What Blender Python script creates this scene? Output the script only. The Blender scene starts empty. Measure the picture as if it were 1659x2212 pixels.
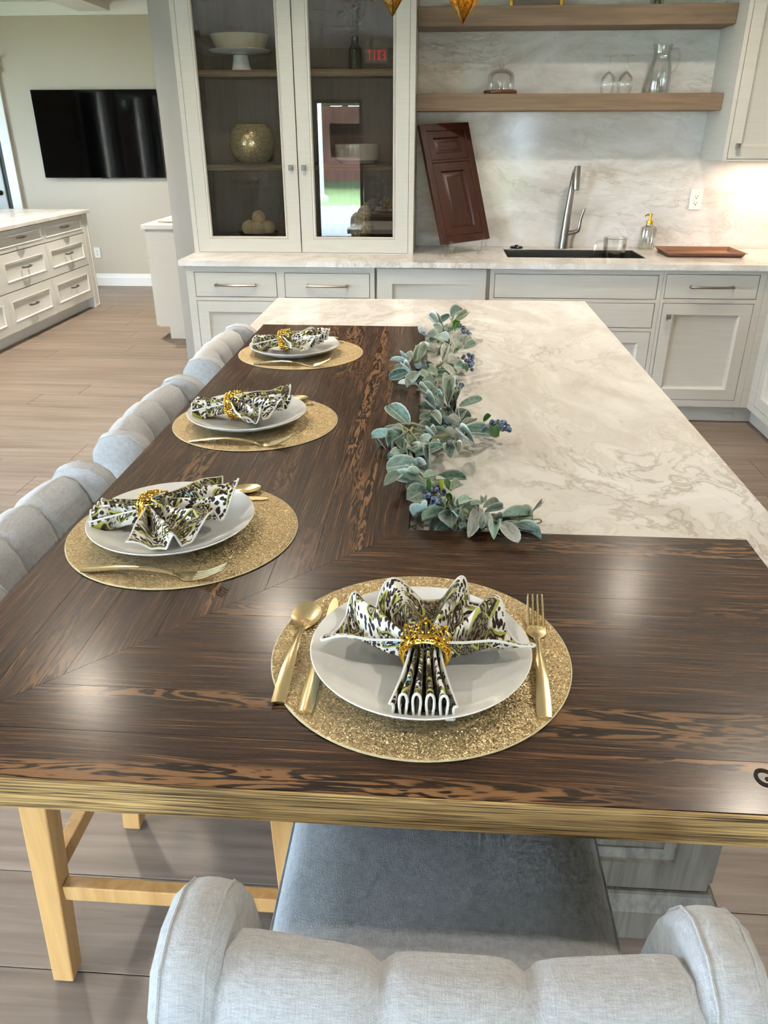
import bpy, bmesh, math, random
from mathutils import Vector, Matrix
from math import sin, cos, pi, sqrt

# ------------------------------------------------------------------ camera
scene = bpy.context.scene
COL = scene.collection
H, YAW, PITCH, ROLL, FPX = 1.5426, .0681, .4568, -.0014, 1650.0
cam_d = bpy.data.cameras.new('camera')
cam = bpy.data.objects.new('camera', cam_d)
COL.objects.link(cam)
cam_d.sensor_fit = 'HORIZONTAL'
cam_d.sensor_width = 36.0
cam_d.lens = FPX / 1659 * 36.0
cam_d.clip_start = .02
cam_d.clip_end = 300
_f = Vector((-sin(YAW) * cos(PITCH), cos(YAW) * cos(PITCH), -sin(PITCH)))
_r = Vector((cos(YAW), sin(YAW), 0))
_u = _r.cross(_f)
_r2 = cos(ROLL) * _r + sin(ROLL) * _u
_u2 = -sin(ROLL) * _r + cos(ROLL) * _u
cam.matrix_world = Matrix(((_r2.x, _u2.x, -_f.x, 0), (_r2.y, _u2.y, -_f.y, 0), (_r2.z, _u2.z, -_f.z, H), (0, 0, 0, 1)))
scene.camera = cam

# ------------------------------------------------------------------ sky, daylight portals, exposure
world = bpy.data.worlds.new('overcast_sky')
scene.world = world
world.use_nodes = True
_bg = world.node_tree.nodes['Background']
_bg.inputs['Color'].default_value = (.67, .80, 1.0, 1)
_bg.inputs['Strength'].default_value = 36.0
scene.view_settings.view_transform = 'Standard'
scene.view_settings.look = 'None'
scene.view_settings.gamma = 1
scene.view_settings.use_curve_mapping = False
scene.view_settings.exposure = 0.7
scene.cycles.max_bounces = 6
scene.cycles.diffuse_bounces = 3
scene.cycles.glossy_bounces = 3
scene.cycles.transmission_bounces = 4
scene.cycles.transparent_max_bounces = 12
scene.cycles.adaptive_threshold = .11
scene.cycles.adaptive_min_samples = 16
scene.cycles.use_light_tree = False
scene.cycles.sample_clamp_indirect = 6
scene.cycles.caustics_reflective = False
scene.cycles.caustics_refractive = False

def area_light(name, loc, rot, sx, sy, power, color=(1, 1, 1), shape='RECTANGLE', portal=False, spread=pi):
    d = bpy.data.lights.new(name, 'AREA')
    d.shape = shape
    d.size = sx
    if shape in ('RECTANGLE', 'ELLIPSE'):
        d.size_y = sy
    d.energy = power
    d.color = color
    d.spread = spread
    d.cycles.is_portal = portal
    o = bpy.data.objects.new(name, d)
    COL.objects.link(o)
    o.location = loc
    o.rotation_euler = rot
    return o

# openings of the two glazed walls: (u0, u1, z0, z1)
FRONT_Y, LEFT_X = -4.0, -6.5
FRONT_OPEN = [(-6.2, -4.3, .12, 2.45), (-2.0, -1.24, .04, 2.06), (-.6, 1.5, .12, 2.05)]
LEFT_OPEN = [(-2.9, -1.2, .35, 2.35), (-.55, .95, .35, 2.35), (1.45, 2.75, .35, 2.35), (6.2, 8.2, .9, 2.45)]  # last opening is an added, unseen window that brightens the television wall
for (a, b, c, d) in FRONT_OPEN:
    area_light('daylight_portal', ((a + b) / 2, FRONT_Y - .02, (c + d) / 2), (pi / 2, 0, pi), b - a, d - c, 1, portal=True)
for (a, b, c, d) in LEFT_OPEN:
    area_light('daylight_portal', (LEFT_X - .02, (a + b) / 2, (c + d) / 2), (pi / 2, 0, pi / 2), b - a, d - c, 1, portal=True)
sun_d = bpy.data.lights.new('sun', 'SUN')
sun_d.energy = 26.0
sun_d.angle = .02
sun_d.color = (1, .94, .85)
sun = bpy.data.objects.new('sun', sun_d)
COL.objects.link(sun)
sun.rotation_euler = (math.radians(-38), math.radians(-12), 0)   # high, from behind the back wall: it lights the lawn outside

# ------------------------------------------------------------------ helpers
class MB:
    """collects geometry; build() links it as one mesh object"""
    def __init__(s):
        s.v = []; s.f = []; s.uv = None
    def add(s, vs, fs):
        o = len(s.v)
        s.v += [tuple(p) for p in vs]
        s.f += [tuple(i + o for i in f) for f in fs]
        return s
    def box(s, x0, x1, y0, y1, z0, z1):
        return s.add([(x0, y0, z0), (x1, y0, z0), (x1, y1, z0), (x0, y1, z0), (x0, y0, z1), (x1, y0, z1), (x1, y1, z1), (x0, y1, z1)],
                     [(0, 3, 2, 1), (4, 5, 6, 7), (0, 1, 5, 4), (1, 2, 6, 5), (2, 3, 7, 6), (3, 0, 4, 7)])
    def hexa(s, bottom, top):
        return s.add(list(bottom) + list(top), [(0, 3, 2, 1), (4, 5, 6, 7), (0, 1, 5, 4), (1, 2, 6, 5), (2, 3, 7, 6), (3, 0, 4, 7)])
    def prism(s, poly, T, d0, d1):
        n = len(poly)
        vs = [T(a, b, d0) for a, b in poly] + [T(a, b, d1) for a, b in poly]
        fs = [tuple(range(n)), tuple(range(2 * n - 1, n - 1, -1))]
        fs += [(i, (i + 1) % n, n + (i + 1) % n, n + i) for i in range(n)]
        return s.add(vs, fs)
    def tube(s, pts, r, n=8, closed=False, flat=1.0, up=None):
        pts = [Vector(p) for p in pts]
        k = len(pts)
        rs = r if isinstance(r, (list, tuple)) else [r] * k
        vs = []; prev = None
        for i, p in enumerate(pts):
            a = pts[(i - 1) % k] if (closed or i > 0) else p
            b = pts[(i + 1) % k] if (closed or i < k - 1) else p
            t = (b - a)
            t = t.normalized() if t.length > 1e-9 else Vector((0, 0, 1))
            if prev is None:
                h = Vector(up) if up else (Vector((0, 0, 1)) if abs(t.z) < .9 else Vector((1, 0, 0)))
            else:
                h = prev
            e = h - t * h.dot(t)
            if e.length < 1e-6:
                e = t.orthogonal()
            e.normalize()
            prev = e
            g = t.cross(e)
            for j in range(n):
                q = 2 * pi * (j + .5) / n
                vs.append(p + e * cos(q) * rs[i] * flat + g * sin(q) * rs[i])
        fs = []
        m = k if closed else k - 1
        for i in range(m):
            for j in range(n):
                fs.append((i * n + j, i * n + (j + 1) % n, ((i + 1) % k) * n + (j + 1) % n, ((i + 1) % k) * n + j))
        if not closed:
            fs.append(tuple(range(n - 1, -1, -1)))
            fs.append(tuple((k - 1) * n + j for j in range(n)))
        return s.add(vs, fs)
    def lathe(s, prof, c=(0, 0, 0), n=40, a0=0.0):
        vs = []; fs = []; idx = []
        for (r, z) in prof:
            if r < 1e-6:
                idx.append([len(vs)] * n); vs.append((c[0], c[1], c[2] + z))
            else:
                idx.append(list(range(len(vs), len(vs) + n)))
                vs += [(c[0] + r * cos(a0 + 2 * pi * j / n), c[1] + r * sin(a0 + 2 * pi * j / n), c[2] + z) for j in range(n)]
        for i in range(len(prof) - 1):
            a, b = idx[i], idx[i + 1]
            for j in range(n):
                q = [a[j], a[(j + 1) % n], b[(j + 1) % n], b[j]]
                u = []
                for w in q:
                    if w not in u:
                        u.append(w)
                if len(u) > 2:
                    fs.append(tuple(u))
        return s.add(vs, fs)
    def grid(s, nu, nv, fn, uvfn=None):
        vs = [fn(i / nu, j / nv) for j in range(nv + 1) for i in range(nu + 1)]
        fs = [(j * (nu + 1) + i, j * (nu + 1) + i + 1, (j + 1) * (nu + 1) + i + 1, (j + 1) * (nu + 1) + i) for j in range(nv) for i in range(nu)]
        if uvfn:
            s.uv = (s.uv or []) + [uvfn(i / nu, j / nv) for j in range(nv + 1) for i in range(nu + 1)]
        return s.add(vs, fs)
    def panel(s, T, u0, u1, v0, v1, loops, thick):
        """slab whose front is nested rectangles: loops = [(inset, depth), ...]; T(u, v, d) with d outward"""
        vs = []
        def ring(i, d):
            return [T(u0 + i, v0 + i, d), T(u1 - i, v0 + i, d), T(u1 - i, v1 - i, d), T(u0 + i, v1 - i, d)]
        vs += ring(0, -thick)
        for (i, d) in loops:
            vs += ring(i, d)
        fs = [(3, 2, 1, 0)]
        k = len(loops)
        for a in range(k):
            for j in range(4):
                fs.append((a * 4 + j, a * 4 + (j + 1) % 4, a * 4 + 4 + (j + 1) % 4, a * 4 + 4 + j))
        fs.append((k * 4, k * 4 + 1, k * 4 + 2, k * 4 + 3))
        return s.add(vs, fs)
    def open_frame(s, T, u0, u1, v0, v1, loops, thick):
        """like panel() but with a through opening inside the last loop"""
        def ring(i, d):
            return [T(u0 + i, v0 + i, d), T(u1 - i, v0 + i, d), T(u1 - i, v1 - i, d), T(u0 + i, v1 - i, d)]
        rs = [(0, -thick)] + list(loops) + [(loops[-1][0], -thick)]
        vs = []
        for (i, d) in rs:
            vs += ring(i, d)
        fs = []
        k = len(rs)
        for a in range(k):
            b = (a + 1) % k
            for j in range(4):
                fs.append((a * 4 + j, a * 4 + (j + 1) % 4, b * 4 + (j + 1) % 4, b * 4 + j))
        return s.add(vs, fs)
    def face_frame(s, T, u0, u1, v0, v1, openings, d0, d1):
        """slab from d0 to d1 with rectangular openings"""
        us = sorted({u0, u1, *[o[0] for o in openings], *[o[1] for o in openings]})
        vs = sorted({v0, v1, *[o[2] for o in openings], *[o[3] for o in openings]})
        for a, b in zip(us, us[1:]):
            start = None
            for c, d in zip(vs, vs[1:]):
                hole = any(o[0] <= a + 1e-6 and o[1] >= b - 1e-6 and o[2] <= c + 1e-6 and o[3] >= d - 1e-6 for o in openings)
                if not hole and start is None:
                    start = c
                if hole and start is not None:
                    s.prism([(a, start), (b, start), (b, c), (a, c)], T, d0, d1); start = None
            if start is not None:
                s.prism([(a, start), (b, start), (b, v1), (a, v1)], T, d0, d1)
        return s
    def sphere(s, c, r, n=10, m=6, sx=1, sy=1, sz=1):
        prof = [(r * sin(pi * i / m), -r * cos(pi * i / m)) for i in range(m + 1)]
        prof[0] = (0, -r); prof[-1] = (0, r)
        t = MB().lathe(prof, (0, 0, 0), n)
        return s.add([(c[0] + p[0] * sx, c[1] + p[1] * sy, c[2] + p[2] * sz) for p in t.v], t.f)
    def build(s, name, mat, parent=None, smooth=True, bevel=0, angle=35, recalc=True, seg=2):
        off = Vector((0, 0, 0)); p = parent
        while p is not None:
            off += p.location; p = p.parent
        me = bpy.data.meshes.new(name)
        me.from_pydata([(a - off.x, b - off.y, c - off.z) for a, b, c in s.v], [], s.f)
        if s.uv:
            l = me.uv_layers.new(name='UVMap')
            for lp in me.loops:
                l.data[lp.index].uv = s.uv[lp.vertex_index]
        if recalc or bevel:
            bm = bmesh.new(); bm.from_mesh(me)
            bmesh.ops.recalc_face_normals(bm, faces=bm.faces)
            if bevel:
                es = [e for e in bm.edges if len(e.link_faces) == 2 and e.calc_face_angle(0) > .6]
                bmesh.ops.bevel(bm, geom=es, offset=bevel, segments=seg, affect='EDGES', profile=.5, clamp_overlap=True)
            bm.to_mesh(me); bm.free()
        if smooth:
            me.polygons.foreach_set('use_smooth', [True] * len(me.polygons))
            me.set_sharp_from_angle(angle=math.radians(12 if bevel else angle))
        me.materials.append(mat)
        me.update()
        o = bpy.data.objects.new(name, me)
        COL.objects.link(o)
        o.parent = parent
        return o

def tag(o, label=None, cat=None, group=None, kind=None):
    if label: o['label'] = label
    if cat: o['category'] = cat
    if group: o['group'] = group
    if kind: o['kind'] = kind
    return o

def thing(name, loc, label, cat, group=None, kind=None):
    o = bpy.data.objects.new(name, None)
    o.empty_display_size = .05
    COL.objects.link(o)
    o.location = loc
    return tag(o, label, cat, group, kind)

def copy_tree(o, parent=None):
    c = o.copy()
    COL.objects.link(c)
    c.parent = parent
    for ch in list(o.children):
        copy_tree(ch, c)
    return c

def faceY(y0):                       # a front looking towards the camera (-y)
    return lambda u, v, d: (u, y0 - d, v)
def facemX(x0):                      # a front looking to -x
    return lambda u, v, d: (x0 - d, u, v)
def facepX(x0):                      # a front looking to +x
    return lambda u, v, d: (x0 + d, u, v)
def flatZ(u, v, d):
    return (u, v, d)

# ------------------------------------------------------------------ materials
def lin(r, g, b):
    def c(x):
        x /= 255.0
        return x / 12.92 if x <= .04045 else ((x + .055) / 1.055) ** 2.4
    return (c(r), c(g), c(b), 1)

class NT:
    def __init__(s, name):
        s.m = bpy.data.materials.new(name); s.m.use_nodes = True
        s.t = s.m.node_tree; s.p = s.t.nodes['Principled BSDF']; s.out = s.t.nodes['Material Output']
    def n(s, typ, props=None, **ins):
        nd = s.t.nodes.new(typ)
        for k, v in (props or {}).items():
            setattr(nd, k, v)
        for k, v in ins.items():
            s.set(nd, k.replace('_', ' '), v)
        return nd
    def set(s, nd, k, v):
        i = nd.inputs[int(k)] if k.isdigit() else nd.inputs[k]
        if isinstance(v, bpy.types.NodeSocket):
            s.t.links.new(v, i)
        else:
            i.default_value = v
    def P(s, **ins):
        for k, v in ins.items():
            s.set(s.p, k.replace('_', ' '), v)
        return s
    def coord(s, scale=(1, 1, 1), kind='Object', rnd=0.0, rot=(0, 0, 0)):
        c = s.n('ShaderNodeTexCoord').outputs[kind]
        mp = s.n('ShaderNodeMapping', Vector=c, Scale=scale, Rotation=rot)
        if rnd:
            oi = s.n('ShaderNodeObjectInfo').outputs['Random']
            mu = s.n('ShaderNodeVectorMath', {'operation': 'SCALE'}, **{'0': (1, 1.7, .6)})
            s.set(mu, 'Scale', s.math('MULTIPLY', oi, rnd))
            s.t.links.new(mu.outputs[0], mp.inputs['Location'])
        return mp.outputs[0]
    def math(s, op, a, b=0.0, c=0.0, clamp=False):
        nd = s.n('ShaderNodeMath', {'operation': op, 'use_clamp': clamp})
        s.set(nd, '0', a); s.set(nd, '1', b); s.set(nd, '2', c)
        return nd.outputs[0]
    def noise(s, vec, scale=5, detail=3, rough=.5, dist=0.0, out='Fac'):
        return s.n('ShaderNodeTexNoise', Vector=vec, Scale=scale, Detail=detail, Roughness=rough, Distortion=dist).outputs[out]
    def vor(s, vec, scale=5, feature='F1', out='Distance', rand=1.0):
        nd = s.n('ShaderNodeTexVoronoi', {'feature': feature}, Vector=vec, Scale=scale, Randomness=rand)
        return nd.outputs[out]
    def ramp(s, fac, stops, interp='LINEAR'):
        nd = s.n('ShaderNodeValToRGB', Fac=fac)
        cr = nd.color_ramp; cr.interpolation = interp
        while len(cr.elements) < len(stops):
            cr.elements.new(.5)
        for e, (p, c) in zip(cr.elements, stops):
            e.position = p
            e.color = c if len(c) == 4 else (*c, 1)
        return nd.outputs[0]
    def mix(s, fac, a, b, blend='MIX'):
        nd = s.n('ShaderNodeMix', {'data_type': 'RGBA', 'blend_type': blend})
        s.set(nd, '0', fac); s.set(nd, '6', a); s.set(nd, '7', b)
        return nd.outputs[2]
    def bump(s, h, strength=.2, dist=.002):
        b = s.n('ShaderNodeBump', Height=h, Strength=strength, Distance=dist)
        s.set(s.p, 'Normal', b.outputs[0])
        return s

def g(x): return (x, x, x, 1)
W, K = g(1), g(0)

def plain(name, rgb, rough=.5, metal=0.0, **kw):
    t = NT(name)
    t.P(Base_Color=lin(*rgb), Roughness=rough, Metallic=metal, **kw)
    return t.m

def painted(name, rgb, streak=.04, rough=.42):
    t = NT(name)
    v = t.coord((3, 3, 120))
    n1 = t.noise(v, 1.2, 4)
    c = lin(*rgb)
    d = tuple(x * (1 - 3 * streak) for x in c[:3]) + (1,)
    t.P(Base_Color=t.mix(t.ramp(n1, [(.35, K), (.7, W)]), d, c), Roughness=rough)
    return t.m

def emitter(name, rgb, strength):
    t = NT(name)
    t.P(Base_Color=lin(*rgb), Emission_Color=lin(*rgb), Emission_Strength=strength)
    return t.m

def glass(name, tint=(1, 1, 1), rough=.0, edge=.9, base=.03):
    """clear sheet or thin vessel: see-through, mirror-like at a slant"""
    t = NT(name)
    tr = t.n('ShaderNodeBsdfTransparent', Color=(*tint, 1))
    gl = t.n('ShaderNodeBsdfGlossy', Color=g(.95), Roughness=rough)
    fr = t.n('ShaderNodeFresnel', IOR=1.5).outputs[0]
    fac = t.math('MULTIPLY_ADD', fr, edge, base, clamp=True)
    mx = t.n('ShaderNodeMixShader', Fac=fac)
    t.t.links.new(tr.outputs[0], mx.inputs[1]); t.t.links.new(gl.outputs[0], mx.inputs[2])
    t.t.links.new(mx.outputs[0], t.out.inputs['Surface'])
    return t.m

def wood(name, dark, light, along=(1, 0, 0), scale=1.0, rough=.45, contrast=(.35, .7), rnd=20, tone=.25, bump=.15):
    """long-grained timber; along = axis of the grain"""
    t = NT(name)
    sc = tuple((2.2 if a else 45) * scale for a in along)
    v = t.coord(sc, rnd=rnd)
    v2 = t.coord(tuple((.9 if a else 9) * scale for a in along), rnd=rnd)
    fine = t.noise(v, 1.5, 6, .6, .4)
    big = t.noise(v2, 1.3, 3, .5, 1.2)
    f = t.math('ADD', t.math('MULTIPLY', fine, .6), t.math('MULTIPLY', big, .4))
    c = t.ramp(f, [(contrast[0], lin(*dark)), (contrast[1], lin(*light))])
    oi = t.n('ShaderNodeObjectInfo').outputs['Random']
    k = t.math('MULTIPLY_ADD', oi, tone, 1 - tone / 2)
    hs = t.n('ShaderNodeHueSaturation', Value=k, Color=c)
    t.P(Base_Color=hs.outputs[0], Roughness=rough)
    t.bump(fine, bump, .001)
    return t.m

def wenge(name, along):
    """dark brown timber with tan hairlines; some boards carry bold flame figure"""
    t = NT(name)
    ax = 0 if along == 'x' else 1
    def sc(a, b):
        return (a, b, b) if ax == 0 else (b, a, b)
    RND = 30
    rnd = t.n('ShaderNodeObjectInfo').outputs['Random']
    wv = t.n('ShaderNodeTexNoise', Vector=t.coord(sc(2.5, 14), rnd=RND), Scale=1.0, Detail=2).outputs['Fac']
    cs = t.n('ShaderNodeSeparateXYZ', Vector=t.coord(sc(1, 1), rnd=RND)).outputs[1 if ax == 0 else 0]
    across = t.math('ADD', cs, t.math('MULTIPLY', wv, .034))          # grain lines drift gently
    cb = t.n('ShaderNodeCombineXYZ', X=t.math('MULTIPLY', across, 560.0), Y=t.math('MULTIPLY', t.n('ShaderNodeSeparateXYZ', Vector=t.coord(sc(1, 1))).outputs[ax], 7.0)).outputs[0]
    fine = t.noise(cb, 1.0, 3, .6)
    cb2 = t.n('ShaderNodeCombineXYZ', X=t.math('MULTIPLY', across, 120.0), Y=t.math('MULTIPLY', t.n('ShaderNodeSeparateXYZ', Vector=t.coord(sc(1, 1))).outputs[ax], 2.5)).outputs[0]
    mid = t.noise(cb2, 1.0, 3, .55)
    c = t.ramp(fine, [(.36, lin(30, 19, 14)), (.50, lin(66, 43, 29)), (.60, lin(108, 74, 49)), (.72, lin(174, 130, 88))])
    c = t.mix(t.ramp(mid, [(.40, g(.75)), (.62, g(.0))]), c, lin(44, 27, 19))
    # flame figure
    fw = t.n('ShaderNodeTexNoise', Vector=t.coord(sc(6.0, 46), rnd=RND), Scale=1.0, Detail=3, Roughness=.55, Distortion=.9).outputs['Fac']
    band = t.math('PINGPONG', t.math('ADD', t.math('MULTIPLY', fw, 11.0), t.math('MULTIPLY', fine, 1.1)), 1.0)
    band = t.ramp(band, [(.38, K), (.62, W)])
    sel = t.ramp(t.math('FRACT', t.math('MULTIPLY', rnd, 7.13)), [(.62, g(.0)), (.68, W)])
    where = t.ramp(t.noise(t.coord(sc(1.4, 16), rnd=RND * 1.7), 1.0, 2), [(.47, K), (.60, W)])
    amt = t.math('MULTIPLY', sel, where)
    flame = t.mix(band, lin(26, 17, 13), lin(148, 108, 72))
    c = t.mix(t.math('MULTIPLY', amt, .8), c, flame)
    hs = t.n('ShaderNodeHueSaturation', Value=t.math('MULTIPLY_ADD', rnd, .4, .68), Color=c)
    pores = t.noise(t.coord(sc(70, 900), rnd=RND), 1.0, 2, .5)
    t.P(Base_Color=hs.outputs[0], Roughness=t.math('MULTIPLY_ADD', pores, .18, .26), Specular_IOR_Level=.22, Coat_Weight=.38, Coat_Roughness=.2)
    t.bump(t.math('ADD', t.ramp(pores, [(.28, K), (.40, W)]), t.math('MULTIPLY', fine, .5)), .35, .0006)
    return t.m

def quartz(name, vein=(1.0, 1.0, 1.0), warm=0.0, dens=1.0):
    t = NT(name)
    v = t.coord(vein)
    warp = t.n('ShaderNodeTexNoise', Vector=v, Scale=2.2, Detail=4, Distortion=.6).outputs['Color']
    add = t.n('ShaderNodeVectorMath', {'operation': 'MULTIPLY_ADD'})
    t.set(add, '0', warp); t.set(add, '1', (.55, .55, .55)); t.set(add, '2', v)
    wv = add.outputs[0]
    cloud = t.noise(wv, 5.5, 5, .6)
    l1 = t.math('ABSOLUTE', t.math('SUBTRACT', t.noise(wv, 4.2, 6, .62), .5))
    l2 = t.math('ABSOLUTE', t.math('SUBTRACT', t.noise(wv, 11, 5, .6), .5))
    mask = t.ramp(t.noise(v, 1.6, 3), [(.42, K), (.66, W)])
    k1 = t.math('MULTIPLY', t.ramp(l1, [(.0, W), (.022, K)]), t.math('MULTIPLY_ADD', mask, .65, .12))
    k2 = t.math('MULTIPLY', t.ramp(l2, [(.0, W), (.03, K)]), t.math('MULTIPLY', mask, .5))
    base = t.ramp(cloud, [(.36, lin(206, 201, 194)), (.5, lin(221, 218, 213)), (.66, lin(232, 230, 227))])
    c = t.mix(t.math('MULTIPLY', k1, .7 * dens), base, lin(150, 138, 122))
    c = t.mix(t.math('MULTIPLY', k2, .6 * dens), c, lin(165, 152, 134))
    t.P(Base_Color=c, Roughness=.13, Specular_IOR_Level=.5)
    return t.m

def linen(name, rgb, s=1.0):
    t = NT(name)
    co = t.coord((1, 1, 1))
    a = t.n('ShaderNodeTexNoise', Vector=t.coord((900 * s, 60 * s, 60 * s)), Scale=1, Detail=2).outputs['Fac']
    b = t.n('ShaderNodeTexNoise', Vector=t.coord((60 * s, 60 * s, 900 * s)), Scale=1, Detail=2).outputs['Fac']
    d = t.n('ShaderNodeTexNoise', Vector=t.coord((60 * s, 900 * s, 60 * s)), Scale=1, Detail=2).outputs['Fac']
    w = t.math('ADD', t.math('ADD', a, b), d)
    f = t.ramp(t.math('MULTIPLY', w, .3333), [(.36, K), (.62, W)])
    weave = t.vor(co, 420 * s)
    c = lin(*rgb)
    c2 = t.mix(f, tuple(x * .78 for x in c[:3]) + (1,), tuple(min(1, x * 1.18) for x in c[:3]) + (1,))
    t.P(Base_Color=c2, Roughness=.92, Specular_IOR_Level=.15, Sheen_Weight=.25, Sheen_Roughness=.5)
    t.bump(t.math('ADD', f, t.math('MULTIPLY', weave, 1.2)), .35, .0008)
    return t.m

def glitter(name):
    t = NT(name)
    co = t.coord((1, 1, 1))
    col = t.n('ShaderNodeTexVoronoi', Vector=co, Scale=800).outputs['Color']
    nrm = t.n('ShaderNodeNewGeometry').outputs['Normal']
    ma = t.n('ShaderNodeVectorMath', {'operation': 'MULTIPLY_ADD'})
    t.set(ma, '0', col); t.set(ma, '1', (1.25, 1.25, 0)); t.set(ma, '2', (-.625, -.625, 0))
    ad = t.n('ShaderNodeVectorMath', {'operation': 'ADD'})
    t.set(ad, '0', ma.outputs[0]); t.set(ad, '1', nrm)
    no = t.n('ShaderNodeVectorMath', {'operation': 'NORMALIZE'}); t.set(no, '0', ad.outputs[0])
    sp = t.n('ShaderNodeSeparateColor', Color=col).outputs[0]
    c = t.ramp(sp, [(0, lin(170, 142, 98)), (.6, lin(208, 182, 136)), (1, lin(246, 230, 192))])
    t.P(Base_Color=c, Roughness=.38, Metallic=.75)
    t.set(t.p, 'Normal', no.outputs[0])
    return t.m

def paisley(name):
    t = NT(name)
    uv = t.n('ShaderNodeTexCoord').outputs['UV']
    wn = t.n('ShaderNodeTexNoise', Vector=uv, Scale=20, Detail=2).outputs['Color']
    ad = t.n('ShaderNodeVectorMath', {'operation': 'MULTIPLY_ADD'})
    t.set(ad, '0', wn); t.set(ad, '1', (.028, .028, 0)); t.set(ad, '2', uv)
    v = ad.outputs[0]
    big = t.n('ShaderNodeTexVoronoi', Vector=v, Scale=24)
    d = big.outputs['Distance']; cc = big.outputs['Color']
    edge = t.vor(v, 24, 'DISTANCE_TO_EDGE')
    sel = t.n('ShaderNodeSeparateColor', Color=cc)
    rings = t.math('PINGPONG', t.math('MULTIPLY', d, 8.0), 1.0)
    dots = t.vor(v, 190)
    small = t.vor(v, 210, 'DISTANCE_TO_EDGE')
    white, brown, lime, blue, taupe = lin(234, 231, 224), lin(54, 43, 40), lin(172, 172, 86), lin(140, 196, 206), lin(142, 132, 108)
    fill = t.ramp(sel.outputs[0], [(0, taupe), (.36, lime), (.5, white), (.68, blue), (.8, taupe)], 'CONSTANT')
    c = t.mix(t.ramp(rings, [(.40, K), (.48, W)]), fill, white)
    c = t.mix(t.ramp(dots, [(.50, W), (.58, K)]), c, brown)
    line = t.ramp(t.math('ABSOLUTE', t.math('SUBTRACT', rings, .44)), [(.08, W), (.15, K)])
    c = t.mix(line, c, brown)
    ground = t.mix(t.ramp(t.vor(v, 150), [(.46, W), (.54, K)]), white, brown)
    ground = t.mix(t.ramp(t.noise(v, 9, 2), [(.5, K), (.58, W)]), ground, t.mix(t.ramp(small, [(.09, W), (.16, K)]), taupe, brown))
    c = t.mix(t.ramp(edge, [(.13, W), (.15, K)]), c, ground)
    rim = t.ramp(t.math('ABSOLUTE', t.math('SUBTRACT', edge, .155)), [(.018, W), (.03, K)])
    c = t.mix(rim, c, lime)
    rim2 = t.ramp(t.math('ABSOLUTE', t.math('SUBTRACT', edge, .195)), [(.008, W), (.02, K)])
    c = t.mix(rim2, c, brown)
    t.P(Base_Color=c, Roughness=.85, Specular_IOR_Level=.2)
    return t.m

def leaf_mat(name, mid, pale):
    t = NT(name)
    uv = t.n('ShaderNodeSeparateXYZ', Vector=t.n('ShaderNodeTexCoord').outputs['UV'])
    ed = t.math('ABSOLUTE', t.math('SUBTRACT', uv.outputs[0], .5))
    rim = t.ramp(ed, [(.40, K), (.49, W)])
    rib = t.ramp(ed, [(.015, W), (.045, K)])
    mott = t.noise(t.coord((1, 1, 1), rnd=9), 7, 4)
    c = t.mix(t.ramp(mott, [(.35, K), (.68, W)]), lin(*mid), lin(*pale))
    c = t.mix(t.math('MULTIPLY', t.math('MAXIMUM', rim, t.math('MULTIPLY', rib, .6)), .7), c, lin(222, 228, 216))
    oi = t.n('ShaderNodeObjectInfo').outputs['Random']
    hs = t.n('ShaderNodeHueSaturation', Value=t.math('MULTIPLY_ADD', oi, .3, .85), Color=c)
    t.P(Base_Color=hs.outputs[0], Roughness=.85, Specular_IOR_Level=.15, Sheen_Weight=.3)
    return t.m

M = {}
M['wall'] = plain('greige_paint', (188, 178, 160), .8)
M['wall_grey'] = plain('grey_paint', (168, 165, 160), .8)
M['ceiling'] = plain('ceiling_white', (236, 232, 224), .85)
M['trim'] = plain('trim_white', (236, 234, 228), .45)
M['plank'] = wood('grey_oak_plank', (98, 85, 75), (148, 134, 123), (1, 0, 0), .55, .42, (.3, .72), 30, .14, .10)
M['stone'] = quartz('white_quartz', (1.0, .55, 1.0), 0, 1.0)
M['splash'] = quartz('backsplash_quartz', (.5, 1.0, 1.35), 0, .8)
M['wenge_x'] = wenge('wenge_crosswise', 'x')
M['wenge_y'] = wenge('wenge_lengthwise', 'y')
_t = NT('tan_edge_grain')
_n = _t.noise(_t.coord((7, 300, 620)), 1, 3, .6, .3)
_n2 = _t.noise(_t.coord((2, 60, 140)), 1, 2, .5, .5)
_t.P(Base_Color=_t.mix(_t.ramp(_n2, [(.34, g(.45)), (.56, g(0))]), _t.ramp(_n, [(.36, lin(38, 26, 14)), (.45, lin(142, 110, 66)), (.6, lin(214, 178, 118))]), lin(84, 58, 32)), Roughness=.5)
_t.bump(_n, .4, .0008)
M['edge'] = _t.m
M['cab'] = painted('cabinet_paint', (203, 199, 190), .025)
M['cab_white'] = painted('white_cabinet_paint', (222, 222, 216), .01)
M['hutch_in'] = wood('brown_stained_interior', (94, 76, 64), (128, 106, 92), (0, 0, 1), .6, .5, (.3, .75), 5, .1, .05)
M['shelf'] = wood('taupe_oak', (106, 86, 66), (146, 122, 98), (1, 0, 0), 1.0, .5, (.3, .72), 10, .08, .15)
M['mahogany'] = wood('red_mahogany', (40, 14, 7), (76, 31, 15), (0, 0, 1), .8, .38, (.3, .75), 3, .1, .05)
M['oak_leg'] = wood('light_oak', (168, 124, 72), (208, 168, 110), (0, 0, 1), .8, .42, (.3, .72), 8, .08, .06)
M['grey_oak'] = wood('weathered_grey_oak', (62, 57, 49), (112, 105, 93), (0, 0, 1), 1.1, .6, (.32, .66), 8, .06, .4)
M['nickel'] = plain('brushed_nickel', (150, 146, 140), .28, 1.0)
M['steel'] = plain('stainless_steel', (104, 102, 98), .35, .9)
M['dark_metal'] = plain('dark_metal', (60, 58, 55), .3, 1.0)
M['gold_satin'] = plain('satin_champagne_gold', (222, 204, 160), .27, 1.0)
M['gold'] = plain('polished_gold', (232, 186, 74), .16, 1.0)
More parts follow.
